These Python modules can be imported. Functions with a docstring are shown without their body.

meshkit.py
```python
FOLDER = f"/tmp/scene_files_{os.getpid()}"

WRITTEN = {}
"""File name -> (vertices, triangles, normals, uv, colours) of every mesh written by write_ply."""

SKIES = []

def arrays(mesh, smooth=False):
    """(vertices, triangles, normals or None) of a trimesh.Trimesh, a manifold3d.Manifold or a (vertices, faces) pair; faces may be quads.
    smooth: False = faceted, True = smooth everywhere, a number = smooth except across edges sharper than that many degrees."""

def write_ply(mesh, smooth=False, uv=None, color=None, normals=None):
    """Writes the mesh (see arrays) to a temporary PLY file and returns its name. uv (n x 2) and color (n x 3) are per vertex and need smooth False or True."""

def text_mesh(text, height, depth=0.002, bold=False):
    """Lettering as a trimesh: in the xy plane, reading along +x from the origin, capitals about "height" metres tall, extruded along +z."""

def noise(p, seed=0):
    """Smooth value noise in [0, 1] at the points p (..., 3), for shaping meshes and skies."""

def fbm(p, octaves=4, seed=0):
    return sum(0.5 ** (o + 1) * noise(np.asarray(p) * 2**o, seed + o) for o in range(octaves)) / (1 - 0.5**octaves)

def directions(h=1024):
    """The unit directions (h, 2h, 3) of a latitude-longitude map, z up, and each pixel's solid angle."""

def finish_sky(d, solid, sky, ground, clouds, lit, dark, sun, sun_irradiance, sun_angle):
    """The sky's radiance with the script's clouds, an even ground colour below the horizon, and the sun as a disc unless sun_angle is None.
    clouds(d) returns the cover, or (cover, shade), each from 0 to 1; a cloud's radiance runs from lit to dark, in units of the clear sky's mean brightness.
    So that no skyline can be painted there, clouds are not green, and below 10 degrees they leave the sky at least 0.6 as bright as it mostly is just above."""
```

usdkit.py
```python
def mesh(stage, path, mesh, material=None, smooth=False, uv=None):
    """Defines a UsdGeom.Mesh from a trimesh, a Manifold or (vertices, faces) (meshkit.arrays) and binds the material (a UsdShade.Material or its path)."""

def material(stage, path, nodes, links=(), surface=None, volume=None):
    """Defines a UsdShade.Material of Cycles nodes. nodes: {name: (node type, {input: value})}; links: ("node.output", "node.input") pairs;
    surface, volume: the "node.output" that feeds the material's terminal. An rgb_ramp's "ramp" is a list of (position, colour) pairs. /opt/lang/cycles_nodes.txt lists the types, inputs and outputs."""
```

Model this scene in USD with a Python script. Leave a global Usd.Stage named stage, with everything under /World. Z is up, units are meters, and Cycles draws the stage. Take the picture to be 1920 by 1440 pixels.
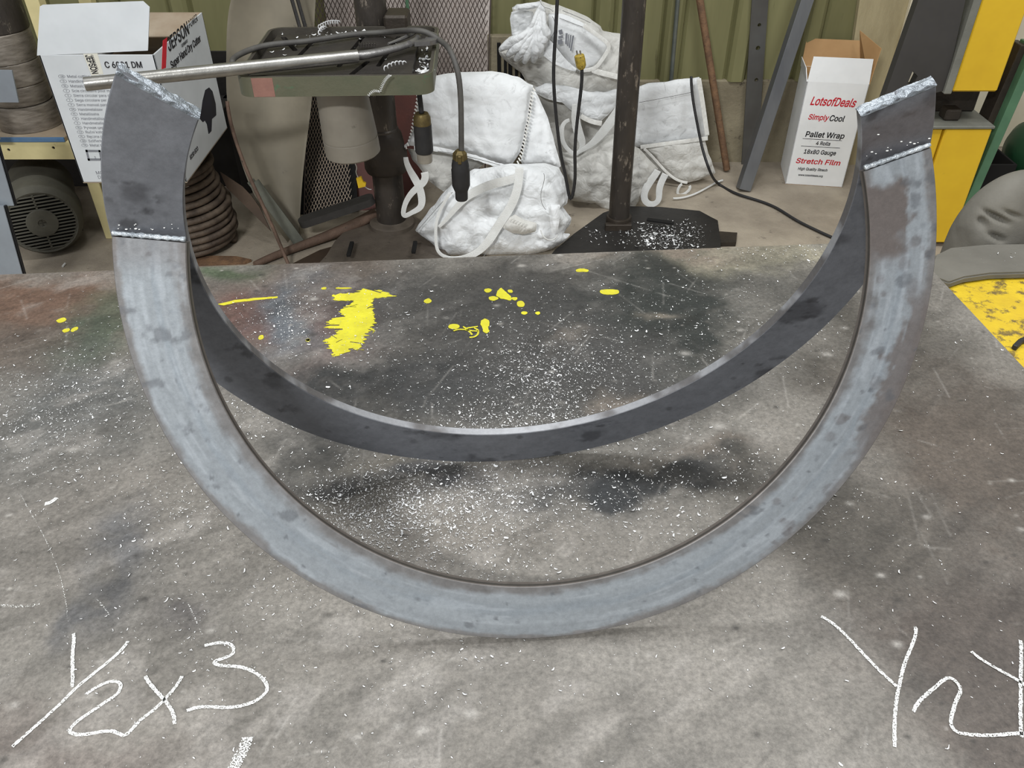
import math, random
import numpy as np, trimesh, shapely, shapely.geometry as sg
from scipy.spatial import Delaunay
from scipy.interpolate import CubicSpline
import manifold3d as m3
import usdkit, meshkit
from pxr import Usd, UsdGeom, UsdLux, UsdShade, Gf, Sdf, Vt

stage = Usd.Stage.CreateInMemory()
UsdGeom.SetStageUpAxis(stage, 'Z')
UsdGeom.SetStageMetersPerUnit(stage, 1.0)
UsdGeom.Xform.Define(stage, '/World')
UsdGeom.Scope.Define(stage, '/World/Looks')
TZ = 0.76                                            # height of the steel table top

# ------------------------------------------------------------------ camera, light, exposure
camera = UsdGeom.Camera.Define(stage, '/World/camera')
camera.CreateHorizontalApertureAttr(36.0)
camera.CreateVerticalApertureAttr(27.0)
camera.CreateFocalLengthAttr(28.833)
camera.CreateExposureAttr(0.2)
PITCH, ROLL = math.radians(38.0735), math.radians(-0.0902)
_f = np.array([0, math.cos(PITCH), -math.sin(PITCH)]); _r = np.array([1.0, 0, 0]); _u = np.cross(_r, _f)
_r, _u = _r * math.cos(ROLL) + _u * math.sin(ROLL), -_r * math.sin(ROLL) + _u * math.cos(ROLL)
camera.AddTransformOp().Set(Gf.Matrix4d(*_r, 0, *_u, 0, *(-_f), 0, 0, 0, 1.66673, 1))

dome = UsdLux.DomeLight.Define(stage, '/World/room_ambient_light')
dome.CreateColorAttr(Gf.Vec3f(0.98, 1.0, 1.02)); dome.CreateIntensityAttr(0.13)
def overhead_lamp(name, x, y, z, w, l, power, rot=0):
    q = UsdLux.RectLight.Define(stage, '/World/' + name)
    q.CreateWidthAttr(w); q.CreateHeightAttr(l); q.CreateIntensityAttr(power); q.CreateColorAttr(Gf.Vec3f(0.985, 1.0, 1.0))
    q.AddTranslateOp().Set((x, y, z)); q.AddRotateZOp().Set(rot)
overhead_lamp('ceiling_lamp_light', -1.3, -1.7, 3.4, 0.9, 0.35, 210.0)
overhead_lamp('ceiling_lamp_light_001', 0.0, 2.05, 4.0, 1.6, 0.5, 19.0)  # fill added over the rear aisle to brighten the background
overhead_lamp('ceiling_lamp_light_002', 1.8, 1.3, 3.8, 1.2, 0.5, 27.0)  # fill added at the right, lifts the box and machine fronts
overhead_lamp('ceiling_lamp_light_003', -1.8, 2.0, 3.9, 1.2, 0.5, 2.5)  # weak fill added at the left for the background

# ------------------------------------------------------------------ helpers
def lin(c):
    c = np.asarray(c, float) / 255.0
    return np.where(c <= 0.04045, c / 12.92, ((c + 0.055) / 1.055) ** 2.4)
def smooth01(a, b, x):
    t = np.clip((x - a) / (b - a), 0, 1); return t * t * (3 - 2 * t)
MATS = {}
def mat(name, c1, c2=None, scale=8, rough=0.6, metal=0.0, bump=0.15, bscale=60, spec=0.4, spot=None, spot_amount=0.6, stretch=(1, 1, 1), bdist=0.01):
    """two tones mixed by noise, optional third tone in blotches, fine bump; all in world space"""
    c2 = c1 if c2 is None else c2
    nodes = {'g': ('geometry', {}), 'm': ('mapping', {'scale': stretch}),
             'n': ('noise_texture', {'scale': scale, 'detail': 6, 'roughness': 0.62}),
             'r': ('rgb_ramp', {'ramp': [(0.3, tuple(lin(c1))), (0.7, tuple(lin(c2)))]}),
             'bn': ('noise_texture', {'scale': bscale, 'detail': 4, 'roughness': 0.6}),
             'b': ('bump', {'strength': bump, 'distance': bdist}),
             'p': ('principled_bsdf', {'roughness': rough, 'metallic': metal, 'specular_ior_level': spec})}
    links = [('g.position', 'm.vector'), ('m.vector', 'n.vector'), ('m.vector', 'bn.vector'), ('n.fac', 'r.fac'), ('bn.fac', 'b.height'), ('b.normal', 'p.normal')]
    if spot is not None:
        nodes.update({'sn': ('noise_texture', {'scale': scale * 2.7, 'detail': 8, 'roughness': 0.7}),
                      'sr': ('rgb_ramp', {'ramp': [(spot_amount, (0, 0, 0)), (min(spot_amount + 0.09, 1), (1, 1, 1))]}),
                      'sm': ('mix', {'color2': tuple(lin(spot))})})
        links += [('m.vector', 'sn.vector'), ('sn.fac', 'sr.fac'), ('sr.color', 'sm.fac'), ('r.color', 'sm.color1'), ('sm.color', 'p.base_color')]
    else:
        links.append(('r.color', 'p.base_color'))
    MATS[name] = usdkit.material(stage, '/World/Looks/' + name, nodes, links, surface='p.BSDF')
    return MATS[name]
def tri(v, f):
    f = np.asarray(f, int)
    if f.ndim == 2 and f.shape[1] == 4: f = np.vstack([f[:, [0, 1, 2]], f[:, [0, 2, 3]]])
    return trimesh.Trimesh(np.asarray(v, float), f, process=False)
def from_manifold(m):
    q = m.to_mesh(); return tri(q.vert_properties[:, :3], q.tri_verts)
def cat(*ms):
    ms = [m for m in (ms[0] if len(ms) == 1 and isinstance(ms[0], list) else ms)]
    return trimesh.util.concatenate(ms)
def hull(pts):
    return from_manifold(m3.Manifold.hull_points(np.asarray(pts, float)))
def cbox(x0, x1, y0, y1, z0, z1, c=0.002):
    """box with chamfered edges"""
    p = []
    for sx, X in ((1, x0), (-1, x1)):
        for sy, Y in ((1, y0), (-1, y1)):
            for sz, Z in ((1, z0), (-1, z1)):
                p += [(X + sx * c, Y + sy * c, Z), (X + sx * c, Y, Z + sz * c), (X, Y + sy * c, Z + sz * c)]
    return hull(p)
def unit(a):
    a = np.asarray(a, float); return a / max(np.linalg.norm(a), 1e-12)
def frame(ex, ey, ez, o):
    M = np.eye(4); M[:3, 0], M[:3, 1], M[:3, 2], M[:3, 3] = ex, ey, ez, o; return M
def beam(a, b, w, h, up=(0, 0, 1), c=0.002):
    """chamfered bar from a to b; w across, h along up"""
    a, b = np.asarray(a, float), np.asarray(b, float)
    ez = unit(b - a); ex = unit(np.cross(up, ez)); ey = np.cross(ez, ex)
    m = cbox(-w / 2, w / 2, -h / 2, h / 2, 0, np.linalg.norm(b - a), c)
    return m.apply_transform(frame(ex, ey, ez, a))
def spline(pts, n):
    p = np.asarray(pts, float)
    s = np.r_[0, np.cumsum(np.linalg.norm(np.diff(p, axis=0), axis=1) ** 0.7 + 1e-9)]
    return CubicSpline(s, p)(np.linspace(0, s[-1], n))
def tube(pts, r, sides=10, n=None, curve=True):
    p = np.asarray(pts, float)
    if curve and len(p) > 2: p = spline(p, n or len(p) * 8)
    r = np.broadcast_to(r, (len(p),)) if np.ndim(r) == 0 else np.interp(np.linspace(0, 1, len(p)), np.linspace(0, 1, len(r)), r)
    t = np.gradient(p, axis=0); t /= np.linalg.norm(t, axis=1, keepdims=True) + 1e-12
    a = np.cross(t[0], (0, 0, 1.0)); a = np.cross(t[0], (1.0, 0, 0)) if np.linalg.norm(a) < 0.1 else a
    A = []
    for k in range(len(p)):
        a = unit(a - t[k] * (a @ t[k])); A.append(a)
    A = np.array(A); B = np.cross(t, A); ang = np.arange(sides) * 2 * np.pi / sides
    v = (p[:, None] + r[:, None, None] * (np.cos(ang)[None, :, None] * A[:, None] + np.sin(ang)[None, :, None] * B[:, None])).reshape(-1, 3)
    f = []
    for i in range(len(p) - 1):
        for j in range(sides):
            k = (j + 1) % sides
            f.append((i * sides + j, i * sides + k, (i + 1) * sides + k, (i + 1) * sides + j))
    f = np.array(f); f = np.vstack([f[:, [0, 1, 2]], f[:, [0, 2, 3]]])
    v = np.vstack([v, p[:1], p[-1:]]); n0 = len(v) - 2; e = (len(p) - 1) * sides
    caps = [(n0, (j + 1) % sides, j) for j in range(sides)] + [(n0 + 1, e + j, e + (j + 1) % sides) for j in range(sides)]
    return tri(v, np.vstack([f, caps]))
def lathe(profile, o=(0, 0, 0), axis=(0, 0, 1), n=36):
    """profile of (radius, height) pairs turned about axis through o; closed at the ends where the radius is 0"""
    p = np.asarray(profile, float); ang = np.arange(n) * 2 * np.pi / n
    v = np.stack([p[:, 0][:, None] * np.cos(ang), p[:, 0][:, None] * np.sin(ang), np.repeat(p[:, 1][:, None], n, 1)], -1).reshape(-1, 3)
    f = []
    for i in range(len(p) - 1):
        for j in range(n):
            k = (j + 1) % n; f.append((i * n + j, i * n + k, (i + 1) * n + k, (i + 1) * n + j))
    m = tri(v, f)
    ez = unit(axis); ex = unit(np.cross((0, 1, 0.01) if abs(ez[2]) > 0.9 else (0, 0, 1), ez)); ey = np.cross(ez, ex)
    return m.apply_transform(frame(ex, ey, ez, o))
def plane_basis(p):
    p = np.asarray(p, float); o = p.mean(0)
    nrm = np.linalg.svd(p - o)[2][2]
    if nrm[1] > 0 or (abs(nrm[1]) < 1e-6 and nrm[2] < 0): nrm = -nrm              # towards the viewer / upwards
    ex = unit(np.cross((0, 0, 1.0), nrm)) if abs(nrm[2]) < 0.95 else np.array([1.0, 0, 0])
    ex = unit(ex - nrm * (ex @ nrm)); ey = np.cross(nrm, ex)
    if ey[2] < -1e-6: ex, ey = -ex, -ey
    return o, ex, ey, nrm
def slab(pts, th, holes=(), back=True):
    """flat plate with the given planar outline, th thick, its front face on the outline"""
    o, ex, ey, nrm = plane_basis(pts)
    to2 = lambda q: np.stack([(np.asarray(q, float) - o) @ ex, (np.asarray(q, float) - o) @ ey], -1)
    poly = sg.Polygon(to2(pts), [to2(h) for h in holes]).buffer(0)
    m = trimesh.creation.extrude_polygon(poly, th, engine='earcut')
    return m.apply_transform(frame(ex, ey, nrm, o - nrm * (th if back else 0)))
def crumple(p, scale, seed):
    rng = np.random.default_rng(seed); p3 = np.c_[p, np.full(len(p), seed * 3.7)]
    w = np.stack([meshkit.fbm(p3 * scale * 0.6, 3, seed + 5), meshkit.fbm(p3 * scale * 0.6 + 9, 3, seed + 6)], -1) - 0.5
    q = p + w * 0.45 / scale; h = 0
    for k in range(5):
        a = rng.uniform(0, np.pi); lam = rng.uniform(0.5, 1.6) / scale
        x = (q @ np.array([math.cos(a), math.sin(a)])) / lam + rng.uniform()
        h = h + np.abs((x % 1) - 0.5) * lam * scale * 0.7
    for k in range(4):
        a = rng.uniform(0, np.pi); lam = rng.uniform(0.18, 0.4) / scale
        x = (q @ np.array([math.cos(a), math.sin(a)]) + 0.25 / scale * w[:, 0]) / lam + rng.uniform()
        h = h + np.abs((x % 1) - 0.5) * lam * scale * 1.1 * smooth01(0.45, 0.62, meshkit.noise(p3 * scale * 0.8 + k * 5, seed + k))
    h = h / 5 + 0.45 * np.abs(meshkit.fbm(np.c_[q, np.zeros(len(q))] * scale * 1.3, 4, seed + 9) - 0.5)
    return h - h.mean()
def puff(pts, T, amp=0.012, scale=6.0, seed=1, res=0.009, D=0.12, back=0.4, jag=0.004, sag=0.0):
    """a crumpled, filled cloth body: outline in a leaning plane, belly T deep towards the viewer, folded by crumple()"""
    o, ex, ey, nrm = plane_basis(pts); rng = np.random.default_rng(seed)
    P2 = np.stack([(np.asarray(pts, float) - o) @ ex, (np.asarray(pts, float) - o) @ ey], -1)
    poly = sg.Polygon(P2).buffer(0)
    if poly.geom_type != 'Polygon': poly = max(poly.geoms, key=lambda g: g.area)
    L = poly.exterior.length; nb = int(L / res)
    bd = np.array([poly.exterior.interpolate(k * L / nb).coords[0] for k in range(nb)])
    bd += (np.stack([meshkit.noise(np.c_[bd, bd[:, 0] * 0] * 25 + 3, seed), meshkit.noise(np.c_[bd, bd[:, 0] * 0] * 25 + 30, seed + 1)], -1) - 0.5) * jag * 2
    x0, y0, x1, y1 = poly.bounds
    gx, gy = np.meshgrid(np.arange(x0, x1, res), np.arange(y0, y1, res)); g = np.c_[gx.ravel(), gy.ravel()]; g += rng.uniform(-0.25, 0.25, g.shape) * res
    pp = shapely.points(g); g = g[shapely.contains(poly, pp) & (shapely.distance(pp, poly.exterior) > res * 0.6)]
    q = np.vstack([bd, g]); T2 = Delaunay(q).simplices
    c = q[T2].mean(1); poly2 = sg.Polygon(bd).buffer(0); T2 = T2[shapely.contains(poly2, shapely.points(c))]
    a = q[T2]; area = (a[:, 1, 0] - a[:, 0, 0]) * (a[:, 2, 1] - a[:, 0, 1]) - (a[:, 1, 1] - a[:, 0, 1]) * (a[:, 2, 0] - a[:, 0, 0])
    T2[area < 0] = T2[area < 0][:, [0, 2, 1]]
    d = np.r_[np.zeros(nb), shapely.distance(shapely.points(g), sg.LinearRing(bd))]
    prof = np.sqrt(np.maximum(1 - (1 - np.clip(d / D, 0, 1)) ** 2, 0)); cr = crumple(q, scale, seed)
    f = T * prof + amp * 4.5 * cr * np.clip(d / 0.02, 0.25, 1) - sag * (q[:, 1] - y0) / max(y1 - y0, 1e-6) * T
    V = lambda off: o + q[:, :1] * ex + q[:, 1:] * ey + off[:, None] * nrm
    n = len(q); bk = f - np.maximum(0.004, back * T * prof + 0.004)
    edge = np.array([(k, (k + 1) % nb) for k in range(nb)])
    side = np.vstack([np.c_[edge[:, 0], edge[:, 0] + n, edge[:, 1] + n], np.c_[edge[:, 0], edge[:, 1] + n, edge[:, 1]]])
    return tri(np.vstack([V(f), V(bk)]), np.vstack([T2, T2[:, ::-1] + n, side]))
def ribbon(pts, width, th=0.003, n=None, face=(0, -1, 0.25), curve=True, twist=None, wob=0):
    """flat strap along a curve, its broad side towards face"""
    p = np.asarray(pts, float)
    if curve and len(p) > 2: p = spline(p, n or len(p) * 7)
    k = len(p); t = np.gradient(p, axis=0); t /= np.linalg.norm(t, axis=1, keepdims=True) + 1e-12
    fc = np.broadcast_to(np.asarray(face, float), (k, 3)) if twist is None else np.array([np.interp(np.linspace(0, 1, k), np.linspace(0, 1, len(twist)), np.asarray(twist, float)[:, c]) for c in range(3)]).T
    s = np.cross(t, fc); s /= np.linalg.norm(s, axis=1, keepdims=True) + 1e-12; nn = np.cross(s, t)
    w = np.broadcast_to(width, (k,)) / 2 if np.ndim(width) == 0 else np.interp(np.linspace(0, 1, k), np.linspace(0, 1, len(width)), width) / 2
    if wob: w = w * (1 + wob * (meshkit.noise(np.c_[np.arange(k) * 0.9, np.zeros(k), np.zeros(k)], 7) - 0.5))
    w = w[:, None]
    v = np.stack([p - s * w, p + s * w, p + s * w + nn * th, p - s * w + nn * th], 1).reshape(-1, 3)
    f = []
    for i in range(k - 1):
        for j in range(4):
            m = (j + 1) % 4; f.append((i * 4 + j, (i + 1) * 4 + j, (i + 1) * 4 + m, i * 4 + m))
    f += [(0, 1, 2, 3), ((k - 1) * 4 + 3, (k - 1) * 4 + 2, (k - 1) * 4 + 1, (k - 1) * 4)]
    m = tri(v, f); m.fix_normals(); return m
def text(s, h, o, ex, ey, shear=0.0, squeeze=1.0, bold=False, width=None):
    m = meshkit.text_mesh(s, h, 0.0004, bold)
    v = m.vertices.copy(); v[:, 0] += shear * v[:, 1]; v[:, 0] *= squeeze
    if width: v[:, 0] *= width / max(np.ptp(v[:, 0]), 1e-6)
    ex, ey = unit(ex), unit(ey); m.vertices = np.asarray(o) + v[:, :1] * ex + v[:, 1:2] * ey + v[:, 2:] * np.cross(ex, ey)
    return m

NAMES = {}
def numbered(path):
    if path not in NAMES: NAMES[path] = 0; return path
    NAMES[path] += 1; return f'{path}_{NAMES[path]:03d}'
def put(path, mesh, material, loc, smooth, colors=None, floats=None):
    v, f = np.asarray(mesh.vertices) - loc, mesh.faces
    g = usdkit.mesh(stage, path, (v, f), MATS[material] if isinstance(material, str) else material, smooth=smooth)
    if colors is not None:
        UsdGeom.PrimvarsAPI(g).CreatePrimvar('tint', Sdf.ValueTypeNames.Color3fArray, 'vertex').Set(Vt.Vec3fArray.FromNumpy(np.asarray(colors, np.float32)))
    return g
def tag(prim, label=None, category=None, group=None, kind=None):
    for k, x in (('label', label), ('category', category), ('group', group), ('kind', kind)):
        if x: prim.SetCustomDataByKey(k, x)
class Thing:
    def __init__(self, name, label, category, loc=(0, 0, 0), group=None):
        self.path = numbered('/World/' + name); self.loc = np.asarray(loc, float)
        x = UsdGeom.Xform.Define(stage, self.path); x.AddTranslateOp().Set(tuple(map(float, loc))); self.prim = x.GetPrim()
        tag(self.prim, label, category, group)
    def part(self, name, mesh, material, smooth=35, label=None, colors=None, kind=None, under=None):
        path = numbered((under or self.path) + '/' + name)
        g = put(path, mesh, material, self.loc, smooth, colors); tag(g.GetPrim(), label, None, None, kind); return path
def single(name, mesh, material, label, category, smooth=35, group=None, kind=None, colors=None):
    g = put(numbered('/World/' + name), mesh, material, 0, smooth, colors); tag(g.GetPrim(), label, category, group, kind); return g
def structure(name, mesh, material, smooth=False, parent=None):
    g = put(numbered((parent or '/World') + '/' + name), mesh, material, 0, smooth)
    if not parent: tag(g.GetPrim(), kind='structure')
    return g

# ------------------------------------------------------------------ materials
mat('concrete', (130, 120, 107), (172, 161, 144), 3.5, rough=0.75, bump=0.25, bscale=90, spot=(92, 84, 76), spot_amount=0.62)
mat('kerb_concrete', (150, 141, 118), (118, 109, 90), 5, rough=0.85, bump=0.3, bscale=70, spot=(70, 62, 52), spot_amount=0.6)
mat('olive_cladding', (112, 110, 76), (132, 129, 92), 2.5, rough=0.45, bump=0.04, bscale=20, spot=(96, 92, 64), spot_amount=0.62, stretch=(3, 3, 0.5))
mat('cream_wall', (226, 218, 196), (210, 202, 178), 3, rough=0.6, bump=0.05)
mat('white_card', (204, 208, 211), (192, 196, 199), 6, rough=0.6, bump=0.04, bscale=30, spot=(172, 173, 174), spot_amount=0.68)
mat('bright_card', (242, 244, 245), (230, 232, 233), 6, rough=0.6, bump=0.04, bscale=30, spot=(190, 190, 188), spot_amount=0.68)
mat('brown_card', (190, 152, 106), (172, 134, 90), 5, rough=0.75, bump=0.06)
mat('inner_card', (170, 158, 140), (140, 122, 102), 5, rough=0.8, bump=0.06)
mat('red_ink', (200, 38, 52), rough=0.6, bump=0)
mat('black_ink', (34, 34, 38), rough=0.6, bump=0)
mat('grey_ink', (120, 122, 128), rough=0.6, bump=0)
mat('spilled_ink', (30, 34, 52), (22, 24, 34), 20, rough=0.5, bump=0)
mat('label_paper', (214, 212, 200), rough=0.6, bump=0.02)
mat('cream_paint', (214, 202, 152), (196, 184, 136), 8, rough=0.5, bump=0.05, spot=(150, 138, 104), spot_amount=0.66)
mat('blue_paint', (72, 108, 148), (90, 120, 150), 20, rough=0.6, bump=0.1)
mat('rolled_steel', (158, 150, 140), (104, 96, 86), 14, rough=0.42, metal=0.4, bump=0.12, bscale=50, spot=(150, 145, 138), spot_amount=0.6, stretch=(1, 1, 5))
mat('blue_grey_sheet', (150, 158, 166), (132, 138, 146), 5, rough=0.5, metal=0.3, bump=0.04, spot=(112, 116, 122), spot_amount=0.68)
mat('black_edge', (30, 30, 32), rough=0.6, bump=0.05)
mat('cast_grey_paint', (92, 90, 80), (72, 70, 62), 9, rough=0.65, bump=0.15, bscale=120)
mat('dark_void', (16, 15, 14), rough=0.9, bump=0)
mat('rusty_coil', (116, 102, 88), (62, 52, 46), 18, rough=0.6, metal=0.25, bump=0.25, bscale=160)
mat('dull_sheet', (128, 120, 103), (104, 98, 84), 3.2, rough=0.55, metal=0.15, bump=0.06, bscale=18, spot=(56, 54, 50), spot_amount=0.63)
mat('dark_brown_sheet', (84, 68, 54), (62, 52, 44), 5, rough=0.65, metal=0.3, bump=0.1)
mat('grey_angle', (112, 114, 104), (88, 88, 80), 7, rough=0.55, metal=0.4, bump=0.12)
mat('rust_bar', (118, 96, 82), (84, 68, 58), 14, rough=0.75, metal=0.2, bump=0.3, bscale=90, spot=(60, 56, 48), spot_amount=0.6)
mat('dark_bar', (70, 68, 66), (58, 56, 54), 12, rough=0.6, metal=0.4, bump=0.15)
mat('red_brown_sheet', (88, 44, 34), (66, 34, 28), 6, rough=0.6, metal=0.1, bump=0.08)
mat('mesh_steel', (104, 94, 88), (84, 74, 68), 9, rough=0.5, metal=0.3, bump=0.05, spot=(128, 84, 66), spot_amount=0.62)
mat('mesh_pale', (150, 134, 116), (118, 104, 90), 9, rough=0.5, metal=0.3, bump=0.05)
mat('base_grime', (104, 95, 85), (84, 76, 68), 9, rough=0.6, metal=0.2, bump=0.2, bscale=60, spot=(70, 64, 58), spot_amount=0.62)
mat('pale_board', (232, 222, 216), (214, 200, 192), 4, rough=0.7, bump=0.04)
mat('machine_grime', (66, 58, 50), (50, 45, 40), 9, rough=0.5, metal=0.3, bump=0.2, bscale=60, spot=(96, 88, 76), spot_amount=0.68)
mat('column_steel', (80, 74, 68), (57, 53, 50), 12, rough=0.40, metal=0.4, bump=0.16, bscale=70, spot=(142, 132, 120), spot_amount=0.58, stretch=(1, 1, 0.4))
mat('drill_green', (84, 88, 70), (100, 97, 80), 7, rough=0.5, bump=0.1, spot=(78, 106, 80), spot_amount=0.60)
mat('drill_rim', (84, 80, 72), (70, 66, 60), 9, rough=0.5, metal=0.3, bump=0.12)
mat('red_primer', (150, 110, 98), (132, 96, 86), 20, rough=0.6, bump=0.06)
mat('drill_top', (82, 78, 74), (64, 60, 58), 10, rough=0.45, metal=0.6, bump=0.12, spot=(112, 108, 104), spot_amount=0.66)
mat('pot_grey', (150, 144, 132), (128, 122, 112), 6, rough=0.55, metal=0.2, bump=0.06, spot=(96, 90, 82), spot_amount=0.66)
mat('bright_pipe', (176, 174, 168), (142, 140, 136), 14, rough=0.32, metal=0.85, bump=0.06, bscale=120)
mat('forged_steel', (150, 148, 146), (116, 114, 114), 16, rough=0.4, metal=0.75, bump=0.14, bscale=90)
mat('grey_rubber', (88, 86, 82), (70, 68, 66), 20, rough=0.6, bump=0.06)
mat('black_rubber', (34, 34, 36), (46, 45, 45), 30, rough=0.55, bump=0.06)
mat('brass_collar', (120, 104, 62), (84, 74, 52), 40, rough=0.5, metal=0.6, bump=0.2)
mat('clear_cup', (150, 144, 132), (128, 122, 112), 20, rough=0.35, bump=0.04)
mat('strap_white', (224, 225, 223), (202, 202, 198), 12, rough=0.75, bump=0.5, bscale=300, bdist=0.004)
mat('stitching', (232, 232, 228), (206, 204, 198), 60, rough=0.8, bump=0.2)
mat('dark_thread', (104, 104, 104), (140, 140, 138), 60, rough=0.8, bump=0)
mat('plug_yellow', (196, 168, 66), (120, 104, 48), 60, rough=0.5, bump=0.1, spot=(50, 44, 30), spot_amount=0.55)
mat('tag_yellow', (226, 190, 40), (206, 168, 36), 30, rough=0.5, bump=0)
mat('rust_pipe', (138, 106, 78), (96, 74, 58), 24, rough=0.75, metal=0.15, bump=0.3, bscale=120, spot=(84, 66, 54), spot_amount=0.58)
mat('grey_flat', (104, 104, 102), (88, 86, 84), 6, rough=0.5, metal=0.5, bump=0.05)
mat('grey_tube', (128, 130, 132), (108, 110, 114), 8, rough=0.42, metal=0.6, bump=0.05, stretch=(1, 1, 0.3))
mat('galvanised', (140, 146, 142), (116, 122, 118), 14, rough=0.4, metal=0.6, bump=0.05)
mat('weathered_board', (180, 168, 134), (156, 144, 112), 6, rough=0.7, bump=0.2, bscale=40, spot=(124, 112, 84), spot_amount=0.66, stretch=(3, 3, 0.7))
mat('machine_dark', (66, 64, 62), (54, 52, 50), 4, rough=0.5, bump=0.04)
mat('machine_grey', (120, 120, 112), (100, 100, 92), 9, rough=0.55, bump=0.1)
mat('machine_yellow', (218, 180, 40), (204, 164, 36), 4, rough=0.42, bump=0.04, spot=(150, 128, 44), spot_amount=0.66)
mat('worn_yellow', (220, 190, 42), (196, 164, 44), 9, rough=0.5, bump=0.25, bscale=40, spot=(116, 98, 56), spot_amount=0.52)
mat('machine_green', (84, 122, 92), (70, 104, 80), 8, rough=0.5, bump=0.05, spot=(96, 92, 74), spot_amount=0.64)
mat('tank_green', (36, 74, 48), (28, 60, 40), 6, rough=0.4, bump=0.04)
mat('dusty_vinyl', (114, 111, 103), (99, 96, 89), 6, rough=0.75, bump=0.1, bscale=80)
mat('steel_chip', (238, 239, 240), (206, 207, 208), 200, rough=0.4, metal=0.25, bump=0)
mat('yellow_paint', (206, 199, 50), (184, 176, 48), 30, rough=0.45, bump=0.3, bscale=120, spot=(150, 138, 50), spot_amount=0.66, bdist=0.004)
mat('scrap_white', (226, 226, 222), rough=0.7, bump=0.05)
mat('weld_metal', (206, 212, 216), (150, 158, 166), 60, rough=0.3, metal=0.5, bump=0.4, bscale=260)
mat('cut_steel', (150, 156, 162), (110, 116, 122), 40, rough=0.4, metal=0.6, bump=0.5, bscale=110, bdist=0.006)
mat('black_steel', (52, 50, 48), (40, 38, 37), 10, rough=0.5, metal=0.3, bump=0.15)
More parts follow.
